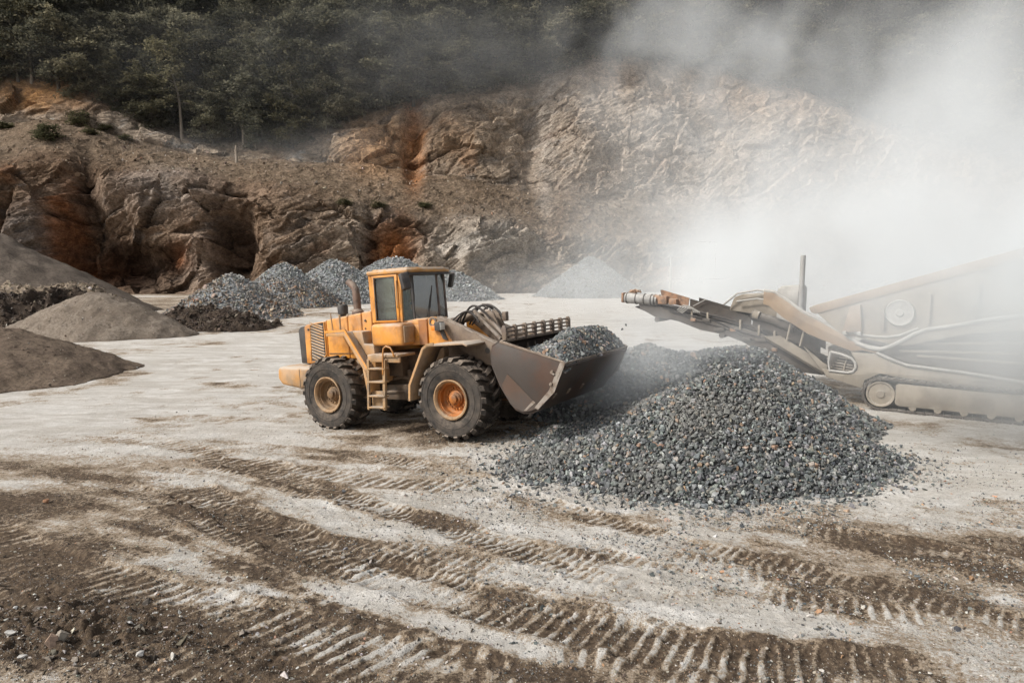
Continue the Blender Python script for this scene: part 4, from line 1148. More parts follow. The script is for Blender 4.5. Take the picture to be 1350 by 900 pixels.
        m = MB(); m.lathe([(.06, -.02), (.10, -.02), (.10, .02), (.06, .02)], c=(2.76, s * .80, 2.42), n=20, closed=True); m.build('pivot_ring', M['arm'], root)
        MB().prism([(2.93, 2.26), (3.02, 2.28), (3.14, 2.02), (3.02, 2.05)], s * .80, s * .83).build('lamp_bracket', M['dark'], root)
    # ---------- front fenders
    for s in (-1, 1):
        a, b = (-1.40, -.72) if s < 0 else (.72, 1.40)
        m = MB().strip([(2.50, .80), (2.53, 1.12), (2.94, 1.87), (3.06, 1.94), (3.92, 1.975), (4.02, 1.93)], .045, a, b, bevel=.01)
        m.prism([(2.56, .82), (2.60, 1.12), (2.98, 1.84), (3.08, 1.90), (3.08, 1.70), (2.75, 1.1), (2.72, .82)], (a + .5 if s < 0 else a), (b if s < 0 else b - .5), bevel=.01)
        m.build('front_fender', dirty('dusty_fender_paint', (.40, .25, .13), (.22, .15, .10), dust=.95, rough=.75, scale=2), root)
        e = MB().strip([(2.495, .80), (2.525, 1.13), (2.935, 1.885), (3.055, 1.96), (3.2, 1.972)], .05, a - .012 if s < 0 else b - .02, a + .02 if s < 0 else b + .012)
        e.build('fender_edge', M['yellow_dusty'], root)
    # ---------- lift arms
    for s in (-1, 1):
        y0, y1 = (-.76, -.60) if s < 0 else (.60, .76)
        m = MB(); m.prism([(2.78, 2.46), (2.86, 2.53), (2.98, 2.50), (3.5, 2.29), (4.27, 1.96), (4.62, 1.80), (4.78, 1.62), (4.80, 1.36), (4.60, 1.28), (4.30, 1.46), (4.02, 1.50), (3.46, 1.78), (2.95, 2.20), (2.80, 2.30)], y0, y1, bevel=.018)
        ar = m.build('lift_arm', M['arm'], root)
        k = MB(); 
        k.lathe([(0, -.004), (.062, -.004), (.062, .004), (0, .004)], c=(4.09, y0 if s < 0 else y1, 1.79), n=20)
        k.build('pin_hole_shade', M['dark'], ar)  # flat dark disc painting in the shade of a pin hole
        c = MB(); c.tube([(2.9, s * .52, 1.45), (3.6, s * .52, 1.55)], .085, 14); c.tube([(3.6, s * .52, 1.55), (4.15, s * .52, 1.63)], .045, 10); c.build('lift_cylinder', M['arm'], root)
        cp = MB()
        for y in ((y0 - .004) if s < 0 else (y1 + .004),): cp.prism([(2.86, 2.535), (2.98, 2.505), (3.5, 2.295), (4.27, 1.965), (4.62, 1.805), (4.61, 1.79), (4.26, 1.945), (3.49, 2.275), (2.97, 2.485), (2.86, 2.51)], y - .004, y + .004)
        cp.build('worn_edge', M['rod'], ar)
    m = MB(); m.box((4.0, 0, 1.72), (.26, 1.24, .26), .03); m.build('cross_tube', M['arm'], root)
    # bell crank, tilt cylinder, links, hoses
    m = MB()
    for y in (-.10, .10): m.prism([(3.62, 2.50), (3.75, 2.60), (3.88, 2.52), (4.12, 1.98), (4.02, 1.66), (3.90, 1.66), (3.86, 2.0)], y - .03, y + .03, bevel=.01)
    m.build('bell_crank', M['arm'], root)
    m = MB(); m.tube([(2.7, 0, 2.35), (3.3, 0, 2.50)], .10, 14); m.build('tilt_cylinder', M['arm'], root)
    MB().tube([(3.3, 0, 2.50), (3.72, 0, 2.57)], .05, 10).build('piston_rod', M['rod'], root)
    m = MB(); m.hexa([(3.46, -.30, 2.585), (3.50, -.30, 2.625), (4.16, -.34, 2.02), (4.12, -.34, 1.97), (3.46, -.24, 2.585), (3.50, -.24, 2.625), (4.16, -.28, 2.02), (4.12, -.28, 1.97)]); m.build('link_bar', M['rod'], root)
    m = MB(); m.hexa([(3.60, -.20, 2.585), (3.64, -.20, 2.625), (4.22, -.24, 2.06), (4.18, -.24, 2.01), (3.60, -.14, 2.585), (3.64, -.14, 2.625), (4.22, -.18, 2.06), (4.18, -.18, 2.01)]); m.build('link_bar', M['rod'], root)
    m = MB().box((4.02, .12, 2.44), (.10, .12, .20), .01); m.build('valve_block', M['arm'], root)
    r = random.Random(4)
    for k in range(9):
        y = -.42 + k * .095
        hgt = 2.46 + .16 * r.random()
        x0 = 2.80 + .25 * r.random(); x3 = 3.5 + .55 * r.random()
        pts = []
        for i in range(11):
            t = i / 10
            pts.append((x0 + (x3 - x0) * t + .05 * math.sin(3 * t + k), y + .06 * math.sin(4 * t + k), 2.12 + (hgt - 2.02) * math.sin(math.pi * min(t * .80 + .06, 1)) ** .8))
        MB().tube(pts, .016 + .004 * (k % 3), 7).build('hydraulic_hose', M['hose'], root)
    # ---------- bucket
    prof = [(4.88, 2.03), (4.70, 1.93), (4.655, 1.76), (4.67, 1.58), (4.82, 1.21), (5.03, .87), (5.14, .765), (5.29, .71), (5.44, .715), (5.61, .78)]
    lip = (6.20, 1.60)
    m = MB()
    m.strip((prof + [lip])[::-1], .045, -1.46, 1.46)
    for s in (-1, 1):
        a, b = (-1.50, -1.455) if s < 0 else (1.455, 1.50)
        m.prism([(4.88, 2.035), (6.23, 1.63), (5.97, 1.11), (5.61, .78), (5.44, .715), (5.29, .70), (5.14, .76), (5.03, .86), (4.82, 1.20), (4.665, 1.58), (4.65, 1.76), (4.69, 1.93)], a, b, bevel=.008)
    bk = m.build('bucket', M['bucket'], root)
    m = MB()   # rolled top edge and side edges
    m.prism([(4.86, 2.015), (4.88, 2.06), (6.20, 1.665), (6.23, 1.63)], -1.515, -1.46, bevel=.006); m.prism([(4.86, 2.015), (4.88, 2.06), (6.20, 1.665), (6.23, 1.63)], 1.46, 1.515, bevel=.006)
    m.box((4.88, 0, 2.035), (.07, 2.92, .06), .012)
    m.build('bucket_rim', M['arm'], bk)
    m = MB()   # cutting edge along the lip and the side cutters
    d = Vector((6.20 - 5.61, 1.60 - .78)).normalized(); n_ = Vector((-d.y, d.x))
    e0 = Vector(lip) - d * .28
    m.prism([tuple(e0 - n_ * .03), tuple(Vector(lip) + d * .05), tuple(Vector(lip) + d * .05 + n_ * .012), tuple(e0 + n_ * .02)], -1.52, 1.52)
    for s in (-1, 1):
        m.prism([(6.24, 1.64), (6.14, 1.66), (5.88, 1.14), (5.55, .80), (5.62, .765), (5.985, 1.10)], s * 1.50, s * 1.515)
    m.build('cutting_edge', M['rod'], bk)
    m = MB()   # wear plate low on the side, with bright corner strip, and bolts
    m.prism([(5.00, 1.42), (5.66, .815), (5.60, .785), (5.43, .73), (5.29, .715), (5.14, .775), (5.03, .875), (4.90, 1.08), (4.86, 1.2)], -1.512, -1.5005)
    m.build('wear_plate', dirty('brown_wear_plate', (.062, .049, .041), (.085, .050, .033), dust=.15, rough=.55, scale=1.5, dustcol=(.24, .2, .17)), bk)
    MB().prism([(5.32, .735), (5.37, .735), (5.58, .90), (5.53, .935)], -1.518, -1.5125).build('weld_strip', M['rod'], bk)
    for (x, z) in ((5.965, 1.47), (5.93, 1.25)): MB().lathe([(0, -.035), (.03, -.035), (.036, 0), (0, 0)], c=(x, -1.512, z), n=10).build('edge_bolt', M['rod'], bk)
    m = MB(); m.box((5.99, -1.52, 1.44), (.07, .05, .035), .01, Matrix.Rotation(.5, 3, 'Y'))
    m.build('edge_lug', M['rod'], bk)
    for k in range(5):
        y = -1.2 + k * .6
        c = Vector((5.61, .78)) + d * .28 + n_ * -.045
        m = MB(); m.box((c.x, y, c.y), (.12, .09, .04), .01, Matrix.Rotation(-math.atan2(d.y, d.x), 3, 'Y'))
        m.build('underside_bolt', M['arm'], bk)
    m = MB()   # spill guard
    for k in range(8):
        y = -1.34 + k * 2.72 / 7
        m.prism([(4.85, 2.03), (4.83, 2.27), (4.86, 2.33), (4.91, 2.33), (4.94, 2.27), (4.93, 2.03)], y - .028, y + .028, bevel=.006)
    for z in (2.125, 2.205, 2.285): m.tube([(4.885, -1.36, z), (4.885, 1.40, z)], .019, 8)
    m.build('spill_guard', M['arm'], bk)
    # brackets behind the bucket that hold it to the arms
    m = MB()
    for y in (-.80, -.56, .56, .80, -.16, .16): m.prism([(4.70, 1.90), (4.40, 1.72) if abs(y) > .3 else (4.02, 1.90), (4.45, 1.28) if abs(y) > .3 else (4.1, 1.72), (4.80, 1.10)], y - .03, y + .03, bevel=.008)
    m.build('bucket_bracket', M['arm'], bk)
    th, pt = .54346659, .0698
    Xd = Vector((math.cos(th), -math.sin(th), 0)); Yd = Vector((math.sin(th), math.cos(th), 0)); Zd = Vector((0, 0, 1))
    X2 = Xd * math.cos(pt) + Zd * math.sin(pt); Z2 = -Xd * math.sin(pt) + Zd * math.cos(pt)
    mw = Matrix((X2, Yd, Z2)).transposed().to_4x4(); mw.translation = Vector((-3.4926, 16.582, -.033))
    root.matrix_world = mw
    bpy.context.view_layer.update()
    return root, mw

def build_bucket_load(mw):
    """the stone heaped in the bucket; laid out in the loader's own axes, then placed"""
    n = 9000
    a = rng.uniform(4.95, 6.19, n); b = rng.uniform(-1.44, 1.46, n)
    t = (a - 4.88) / (6.23 - 4.88)
    plane = 2.03 + (1.63 - 2.03) * t
    def hump(a, b):
        t = (a - 4.88) / 1.35
        h = -.28 + .62 * np.exp(-(((a - 5.78) / .50) ** 2 + ((b - .30) / 1.45) ** 4 * .7)) + .10 * fbm(np.stack([a * 2, b * 2, a * 0], 1), 3, 610)
        h = np.minimum(h, .03 + (6.18 - a) * .95)
        h = np.minimum(h, (1.49 - np.abs(b)) * 1.5 + .02)
        return h
    pts = np.stack([a, b, plane + hump(a, b)], 1)
    gx, gy = np.meshgrid(np.linspace(4.93, 6.12, 34), np.linspace(-1.45, 1.45, 60), indexing='ij')
    pl = 2.03 - .40 * (gx.ravel() - 4.88) / 1.35
    gv = np.stack([gx.ravel(), gy.ravel(), pl + hump(gx.ravel(), gy.ravel()) - .05], 1)
    s = .085 * np.exp(rng.normal(0, .28, n))
    sv, sf, sc = stones(pts, s, stone_colours(n, BLUE_GREY + [(5, (.36, .30, .25))]))
    V = np.concatenate([gv, sv]); C = np.concatenate([np.tile((.09, .09, .088), (len(gv), 1)), sc])
    A = np.array(mw)
    V = V @ A[:3, :3].T + A[:3, 3]
    o = link_mesh('gravel_load', array_mesh('gravel_load', V, tris=sf + len(gv), quads=grid_quads(34, 60), colors={'tint': C}), M['stone'])
    tag(o, 'heaped load of crushed stone inside the loader bucket', 'gravel load')
    for (p, Y, s, lab) in (((825, 428), 14.9, .075, 'upper of two dark stones bouncing off the bucket load'), ((820, 434), 14.9, .085, 'lower of two dark stones bouncing off the bucket load')):
        q, f, c = stones(np.zeros((1, 3)), np.array([s]), np.array([(.10, .10, .095)]), SHAPES[:1])
        k = link_mesh('flying_stone', array_mesh('flying_stone', q, tris=f, colors={'tint': c}), M['stone'])
        k.location = at_depth(p[0], p[1], Y)
        tag(k, lab, 'stone', 'stones bouncing off the load')

# ================================================================== MOBILE CRUSHER
def make_crusher():
    root = empty('mobile_crusher')
    tag(root, 'dust covered beige tracked crusher with hopper and discharge conveyor, half lost in dust', 'mobile crusher')
    B, D, L = M['crusher'], M['crusher_dark'], M['crusher_light']
    # ---------- tracks
    x0, x1, r = .16, 4.6, .40
    for y in (0.0, 2.3):
        m = MB(); path = []
        for k in range(13):
            t = math.pi / 2 + math.pi * k / 12
            path.append((x0 + r * math.cos(t), .43 + r * math.sin(t)))
        for k in range(1, 22): path.append((x0 + (x1 - x0) * k / 22, .03))
        for k in range(13):
            t = -math.pi / 2 + math.pi * k / 12
            path.append((x1 + r * math.cos(t), .43 + r * math.sin(t)))
        for k in range(1, 22): path.append((x1 - (x1 - x0) * k / 22, .83 - .05 * math.sin(math.pi * k / 22) ** 2))
        n = len(path)
        for i in range(n):
            a, b = Vector(path[i]), Vector(path[(i + 1) % n])
            mid = (a + b) / 2; d = b - a
            m.box((mid.x, y + .24, mid.y), (d.length * .93, .48, .05), rot=Matrix.Rotation(-math.atan2(d.y, d.x), 3, 'Y'))
            m.box((mid.x + (d.y / d.length) * .035, y + .24, mid.y - (d.x / d.length) * .035), (d.length * .3, .48, .03), rot=Matrix.Rotation(-math.atan2(d.y, d.x), 3, 'Y'))
        tk = m.build('track', D, root)
        m = MB().lathe([(0, .01), (.09, .01), (.10, .04), (.16, .05), (.27, .06), (.30, .03), (.335, .03), (.335, .40), (0, .40)], c=(x0, y, .43), n=36)
        m.build('idler_wheel', B, tk)
        m = MB().lathe([(0, .01), (.09, .01), (.10, .04), (.16, .05), (.27, .06), (.30, .03), (.335, .03), (.335, .40), (0, .40)], c=(x1, y, .43), n=36)
        m.build('drive_wheel', B, tk)
        m = MB(); m.prism([(.50, .22), (.50, .70), (.58, .74), (4.2, .70), (4.2, .16), (.58, .16)], y + .03, y + .42, bevel=.02)
        for k in range(6): m.lathe([(0, .0), (.085, .0), (.085, .4), (0, .4)], c=(.9 + k * .55, y + .04, .15), n=16)
        m.build('track_frame', B, tk)
    # ---------- main frame and lower side plate
    m = MB()
    m.prism([(-.62, 1.45), (.04, 1.44), (.7, 1.2), (1.8, 1.13), (3.2, .98), (6, .95), (6, .62), (.62, .86), (.1, .93), (-.25, .72), (-.30, .50), (-1.19, .72), (-1.32, .95), (-1.14, .92), (-1.12, .86), (-.57, .86), (-.44, .96), (-.43, 1.10), (-.52, 1.28)], .28, .42, bevel=.012)
    m.prism([(-1.2, .75), (-1.25, 1.5), (.5, 1.35), (6, 1.25), (6, .7), (-.2, .6)], .62, 2.2)
    m.build('side_frame', B, root)
    # dark panel painting in the shade inside the hole, with ribs
    m = MB(); m.prism([(-1.20, .88), (-1.20, 1.50), (-.60, 1.38), (-.40, 1.10), (-.40, .90), (-.55, .82)], .46, .60); op = m.build('opening_shade', D, root)
    m = MB()
    for k in range(5): m.tube([(-1.12 + .05 * k, .45, .98 + .07 * k), (-.52 - .03 * k, .45, .90 + .085 * k)], .014, 6)
    m.tube([(-.80, .44, .90), (-.72, .44, 1.3)], .02, 6)
    m.build('grille_bar', B, op)
    m = MB().tube([(-1.12, .27, 1.43), (-.86, .27, 1.38), (-.60, .27, 1.29), (-.50, .27, 1.18), (-.48, .27, 1.05), (-.54, .27, .93), (-.66, .27, .89), (-1.12, .27, .91), (-1.15, .27, 1.15), (-1.12, .27, 1.43)], .035, 8)
    m.build('opening_frame', L, root)
    # ---------- curved beam over the conveyor with pale rail
    up = [(-2.95, 3.02), (-2.66, 2.98), (-2.33, 2.77), (-1.91, 2.46), (-1.40, 2.21), (-.91, 1.95), (-.51, 1.68), (-.2, 1.58), (.04, 1.56)]
    lo = [(.04, 1.44), (-.35, 1.52), (-.60, 1.47), (-1.2, 1.68), (-1.73, 1.88), (-2.37, 2.28), (-2.80, 2.62), (-2.95, 2.66)]
    MB().prism(up + lo, .30, .44, bevel=.012).build('curved_beam', M['crusher_orange'], root)
    MB().tube([(x, .36, z + .03) for x, z in up], .052, 8).build('pale_rail', L, root)
    rr = [(.04, 1.57), (.28, 1.66), (.52, 1.81), (.80, 2.01), (1.08, 2.15), (1.72, 2.29), (2.34, 2.46), (3.2, 2.62), (4.5, 2.8), (6, 2.9)]
    MB().tube([(-.51, .30, 1.70), (-.2, .29, 1.59)] + [(x, .28, z) for x, z in rr], .05, 8).build('pale_rail', L, root)
    MB().tube([(-.70, .31, 2.02), (-.40, .30, 1.93), (-.1, .3, 1.90), (.2, .30, 1.90), (.52, .29, 1.97), (.9, .29, 2.17)], .035, 8).build('pale_rail', L, root)
    MB().tube([(.0, .24, 1.48), (.35, .24, 1.33), (.7, .24, 1.21), (1.8, .24, 1.14), (3.2, .24, .99), (6, .24, .95)], .04, 8).build('pale_rail', L, root)
    m = MB().prism([(-.51, 1.70), (.04, 1.54), (.52, 1.78), (1.08, 2.12), (1.72, 2.26), (2.34, 2.43), (6, 2.8), (6, 1.0), (3.2, 1.05), (1.8, 1.17), (.7, 1.25), (.04, 1.46), (-.5, 1.5)], .50, 2.3)
    m.build('body', D, root)
    m = MB()
    for (a, b) in (((.5, 1.52), (3.0, 1.62)), ((.9, 1.42), (4.5, 1.38)), ((.5, 1.7), (4.5, 2.0))): m.hexa([(a[0], .44, a[1]), (b[0], .44, b[1]), (b[0], .44, b[1] + .05), (a[0], .44, a[1] + .05), (a[0], .505, a[1]), (b[0], .505, b[1]), (b[0], .505, b[1] + .05), (a[0], .505, a[1] + .05)])
    m.build('body_rib', B, root)
    # ---------- hopper
    def zt(x): return 2.84 + (x + 1.1) * .335
    hp = empty('hopper', (0, 0, 0), root)
    for y0, y1 in ((.27, .40), (2.35, 2.48)):
        MB().prism([(-1.72, zt(-1.72) - .03), (-1.58, zt(-1.58)), (5.6, zt(5.6)), (5.6, zt(5.6) - .27), (-1.55, zt(-1.55) - .25), (-1.66, zt(-1.66) - .17)], y0, y1, bevel=.015).build('rim_beam', M['crusher_orange'], hp)
        MB().prism([(-1.50, zt(-1.5) - .25), (5.5, zt(5.5) - .27), (5.5, 2.5), (2.0, 2.1), (.6, 1.7), (-.85, 1.9)], y0 + .035, y1 - .035).build('side_wall', B, hp)
    MB().prism([(-1.58, zt(-1.58) - .02), (-1.50, zt(-1.5) - .02), (-.80, 1.92), (-.88, 1.92)], .40, 2.35).build('end_wall', B, hp)
    MB().prism([(-.70, 2.66), (-.44, 2.74), (-.38, 2.02), (-.84, 1.98)], .18, .30, bevel=.012).build('bolted_bracket', M['crusher_orange'], hp)
    for x in (-.78, -.44):
        MB().box((x, .20, 1.97), (.10, .18, .10), .02).build('bracket_foot', L, hp)
    m = MB()
    for k in range(5): m.hexa([(.05 + k * 1.0, .20, 2.1 + k * .2), (.13 + k * 1.0, .20, 2.1 + k * .2), (.13 + k * 1.0, .20, 2.75 + k * .30), (.05 + k * 1.0, .20, 2.75 + k * .30), (.05 + k, .31, 2.1 + k * .2), (.13 + k, .31, 2.1 + k * .2), (.13 + k, .31, 2.75 + k * .3), (.05 + k, .31, 2.75 + k * .3)])
    m.build('wall_stiffener', B, hp)
    m = MB().lathe([(0, -.10), (.08, -.10), (.10, -.06), (.26, -.05), (.32, -.08), (.34, -.04), (.34, .04), (0, .04)], c=(.47, .28, 2.55), n=32)
    for k in range(8):
        t = 2 * math.pi * k / 8; m.lathe([(0, -.08), (.022, -.08), (.022, -.04), (0, -.04)], c=(.47 + .19 * math.cos(t), .28, 2.55 + .19 * math.sin(t)), n=8)
    m.build('flywheel_cover', L, hp)
    # ---------- engine housings and exhausts
    m = MB(); m.prism([(-2.85, 2.0), (-2.85, 3.05), (-2.74, 3.15), (-2.25, 3.19), (-2.18, 3.10), (-2.18, 2.0)], 1.5, 2.4, bevel=.04); m.box((-2.5, 1.49, 2.75), (.5, .02, .5), .01)
    m.build('engine_housing', L, root)
    m = MB(); m.prism([(-4.3, 2.35), (-4.15, 2.78), (-3.9, 2.88), (-3.1, 2.93), (-2.85, 2.8), (-2.85, 2.2)], 1.6, 2.4, bevel=.05); m.build('housing_cover', B, root)
    m = MB(); m.tube([(-2.11, 1.2, 2.2), (-2.11, 1.2, 4.05)], .072, 14); m.lathe([(.10, 2.3), (.10, 2.5), (.075, 2.55)], c=(-2.11, 1.2, 0), axis='z', n=16); m.build('exhaust_pipe', dirty('pale_exhaust', (.30, .295, .28), (.22, .21, .20), dust=.4, rough=.6), root)
    m = MB(); m.tube([(-2.9, 1.4, 2.95), (-3.4, 1.4, 3.02), (-4.0, 1.4, 2.90), (-4.4, 1.4, 2.55)], .03, 8); m.tube([(-2.9, 1.4, 2.70), (-3.4, 1.4, 2.76), (-4.0, 1.4, 2.66)], .025, 8); m.build('guard_rail', L, root)
    # ---------- discharge conveyor
    cv = empty('conveyor', (0, 0, 0), root)
    Yc = 1.0
    m = MB()   # carrying frame below, thick and sagging
    m.prism([(-7.05, 2.52), (-6.35, 2.44), (-5.32, 2.22), (-4.28, 2.02), (-3.14, 1.74), (-2.3, 1.40), (-1.4, 1.0), (-1.4, .66), (-2.1, .70), (-2.75, .90), (-3.3, 1.27), (-3.69, 1.48), (-4.27, 1.66), (-4.98, 1.76), (-5.76, 2.02), (-6.44, 2.08), (-7.0, 2.36)], Yc - .02, Yc + .06, bevel=.01)
    m.prism([(-7.05, 2.52), (-6.35, 2.44), (-5.32, 2.22), (-4.28, 2.02), (-3.14, 1.74), (-2.3, 1.40), (-1.4, 1.0), (-1.4, .66), (-2.1, .70), (-2.75, .90), (-3.3, 1.27), (-3.69, 1.48), (-4.27, 1.66), (-4.98, 1.76), (-5.76, 2.02), (-6.44, 2.08), (-7.0, 2.36)], Yc + .84, Yc + .92, bevel=.01)
    m.build('conveyor_frame', D, cv)
    m = MB()
    m.strip([(-7.3, 2.62), (-6.4, 2.50), (-5.3, 2.30), (-4.2, 2.08), (-3.1, 1.80), (-1.4, 1.1)][::-1], .03, Yc + .08, Yc + .82)
    m.strip([(-7.2, 2.42), (-6.44, 2.14), (-5.5, 1.98), (-4.4, 1.72), (-3.4, 1.40), (-1.8, .80)][::-1], .03, Yc + .08, Yc + .82)
    m.build('belt', M['belt'], cv)
    m = MB()   # side skirt: dark boards standing on the frame
    m.prism([(-6.32, 2.97), (-6.28, 2.98), (-5.36, 2.74), (-5.40, 2.44), (-6.25, 2.60)], Yc + .0, Yc + .04)
    m.build('skirt_board', M['rust'], cv)
    m = MB()
    m.prism([(-5.34, 2.72), (-4.1, 2.40), (-3.45, 2.22), (-3.45, 1.96), (-4.1, 2.16), (-5.34, 2.42)], Yc + .01, Yc + .05)
    m.prism([(-3.40, 2.33), (-2.8, 2.17), (-2.2, 1.96), (-1.5, 1.62), (-1.5, 1.25), (-2.3, 1.62), (-3.40, 1.98)], Yc - .03, Yc + .05)
    m.prism([(-5.34, 2.72), (-4.1, 2.40), (-2.8, 2.17), (-1.5, 1.62), (-1.5, 1.3), (-2.8, 1.9), (-4.1, 2.16), (-5.34, 2.42)], Yc + .86, Yc + .9)
    m.build('skirt_board', M['belt'], cv)
    m = MB()
    m.tube([(-3.42, Yc - .05, 2.31), (-2.8, Yc - .07, 2.16), (-2.2, Yc - .07, 1.95)], .12, 12); m.build('guard_tube', D, cv)
    m = MB(); m.tube([(-3.35, Yc - .10, 2.33), (-3.18, Yc - .12, 2.28)], .13, 12); m.build('tube_cap', B, cv)
    for (x, z) in ((-6.40, 2.02), (-4.30, 1.63)): MB().lathe([(0, 0), (.085, 0), (.085, .95), (0, .95)], c=(x, Yc - .04, z), n=16).build('return_roller', D, cv)
    for (x, z) in ((-5.25, 2.28), (-4.75, 2.17), (-3.75, 1.98), (-3.2, 1.85), (-2.75, 1.7)): MB().box((x, Yc - .04, z), (.06, .05, .30), .006).build('idler_bracket', M['crusher'], cv)
    m = MB()   # grey drum with ring bands at the head
    a, b = Vector((-7.52, Yc - .02, 2.69)), Vector((-6.40, Yc - .02, 2.64))
    m.tube([a, a + (b - a) * .04, a + (b - a) * .5, b], [.15, .175, .172, .168], 20); hd = m.build('head_drum', M['drum'], cv)
    m = MB()
    for f in (.08, .36, .62, .83, .93): c = a + (b - a) * f; m.lathe([(.168, -.014), (.186, -.014), (.186, .014), (.168, .014)], c=tuple(c), axis='x', n=20, closed=True)
    m.build('drum_band', M['dark'], hd)
    m = MB(); m.box((-7.30, Yc + .1, 2.90), (.22, .14, .12), .02); m.box((-7.12, Yc + .1, 2.92), (.10, .2, .08), .02); m.box((-7.58, Yc, 2.70), (.08, .3, .32), .02); m.tube([(-7.45, Yc + .02, 2.85), (-7.2, Yc + .05, 2.97), (-7.0, Yc + .05, 2.88)], .03, 6); m.build('bearing_block', M['rust'], cv)
    m = MB(); m.box((-6.18, Yc - .10, 2.66), (.30, .22, .26), .03); m.box((-5.84, Yc - .10, 2.62), (.26, .20, .18), .03); m.lathe([(0, -.16), (.10, -.16), (.11, .05), (0, .05)], c=(-6.36, Yc - .05, 2.72), axis='x', n=14); m.build('drive_motor', M['rust'], cv)
    m = MB()
    for k in range(4): m.tube([(-5.7 + .05 * k, Yc - .12, 2.36 - .03 * k), (-5.5 + .06 * k, Yc - .16, 2.52 - .03 * k), (-5.28 + .05 * k, Yc - .16, 2.50 - .03 * k), (-5.15 + .06 * k, Yc - .12, 2.30)], .016, 6)
    m.tube([(-5.2, Yc - .1, 2.5), (-4.8, Yc - .1, 2.72)], .012, 6)
    m.build('hydraulic_hose', L, cv)
    for k in range(9):   # bolts, boxes and cable runs that clutter the conveyor's side
        f = k / 8
        MB().box((-5.2 + 3.3 * f, Yc - .05, 2.12 - 1.02 * f + (.08 if k % 2 else -.05)), (.16 + .08 * (k % 3), .07, .10), .012).build('junction_box', M['rust'] if k % 3 == 0 else D, cv)
    MB().tube([(-6.2, Yc - .05, 2.45), (-5.5, Yc - .06, 2.22), (-4.6, Yc - .05, 2.10), (-3.9, Yc - .07, 1.84), (-3.1, Yc - .05, 1.62), (-2.4, Yc - .06, 1.25)], .022, 6).build('cable', M['hose'], cv)
    MB().tube([(-6.0, Yc - .05, 2.32), (-5.1, Yc - .06, 2.06), (-4.2, Yc - .06, 1.86), (-3.3, Yc - .06, 1.55)], .018, 6).build('cable', M['hose'], cv)
    m = MB()   # lower struts that carry the conveyor
    for s in (.30, .36):
        pass
    m.hexa([(-2.95, .55, 1.72), (-2.5, .55, 1.76), (-1.15, .55, .98), (-1.30, .55, .80), (-2.95, .68, 1.62), (-2.5, .68, 1.66), (-1.15, .68, .88), (-1.30, .68, .70)])
    m.tube([(-2.30, .5, 1.66), (-2.22, .5, 2.15)], .03, 8); m.tube([(-1.95, .5, 1.5), (-1.85, .5, 2.0)], .03, 8)
    m.hexa([(-1.85, .44, 1.52), (-1.22, .44, 1.02), (-1.18, .44, .80), (-1.34, .44, .86), (-1.85, .56, 1.46), (-1.22, .56, .96), (-1.18, .56, .74), (-1.34, .56, .80)])
    m.build('support_strut', B, cv)
    th = R(33.8)
    mw = Matrix(((math.cos(th), math.sin(th), 0, 9.46), (-math.sin(th), math.cos(th), 0, 17.61), (0, 0, 1, .0), (0, 0, 0, 1)))
    root.matrix_world = mw
    # thin pale mast further back
    p = at_depth(885, 336, 50)
    q = empty('light_mast', (p[0], p[1], 0))
    tag(q, 'thin pale mast standing in the dust behind the conveyor tip', 'mast')
    MB().tube([(0, 0, 0), (0, 0, p[2] - .1)], .09, 12).build('pole', L, q)
    MB().box((0, 0, p[2] - .05), (.34, .26, .16), .03).build('lamp_head', L, q)
    MB().lathe([(.35, -.1), (.35, .06), (.2, .12)], axis='z', n=20).build('foot', L, q)
    return root
# ================================================================== TREES
def leaf_material(name, a, b):
    t = NT(name); c = t.coord()
    oi = t.n('ShaderNodeObjectInfo')
    n = t.noise(c, .9, 4, .6)
    col = t.mix(t.ramp(n, .35, .65), a, b)
    col = t.mix(t.math('MULTIPLY', oi.outputs['Random'], .55), col, (.10, .088, .052))
    col = t.mix(1.0, col, t.mix(t.math('FRACT', t.math('MULTIPLY', oi.outputs['Random'], 7.3)), (.62, .64, .62), (1.45, 1.42, 1.36)), 'MULTIPLY')
    col = t.mix(1.0, col, t.mix(t.attr('shade', 'Fac'), (.45, .47, .45), (1.5, 1.45, 1.35)), 'MULTIPLY')  # random light and dark per spray, imitating lit and shaded foliage
    df = t.n('ShaderNodeBsdfDiffuse'); tr = t.n('ShaderNodeBsdfTranslucent'); mx = t.n('ShaderNodeMixShader')
    t.link(col, df.inputs[0]); t.link(col, tr.inputs[0]); mx.inputs[0].default_value = .35
    t.link(df.outputs[0], mx.inputs[1]); t.link(tr.outputs[0], mx.inputs[2]); t.link(mx.outputs[0], t.out.inputs['Surface'])
    return t.mat
M['leaf'] = leaf_material('beech_leaves', (.120, .120, .094), (.182, .176, .138))
M['leaf_pale'] = leaf_material('pale_leaves', (.12, .12, .08), (.18, .17, .12))
M['leaf_bush'] = leaf_material('bush_leaves', (.08, .085, .052), (.12, .12, .075))
def bark_material(name, a, b):
    t = NT(name); c = t.coord()
    n = t.noise(t.scaled(c, (6, 6, 1.2)), 2.0, 5, .65)
    return t.pbr(t.mix(t.ramp(n, .35, .65), a, b), .9, 0, t.bump(n, .5, .03), .1)
M['bark'] = bark_material('grey_bark', (.085, .07, .055), (.16, .14, .115))
M['bark_pale'] = bark_material('pale_bark', (.22, .18, .14), (.34, .29, .235))

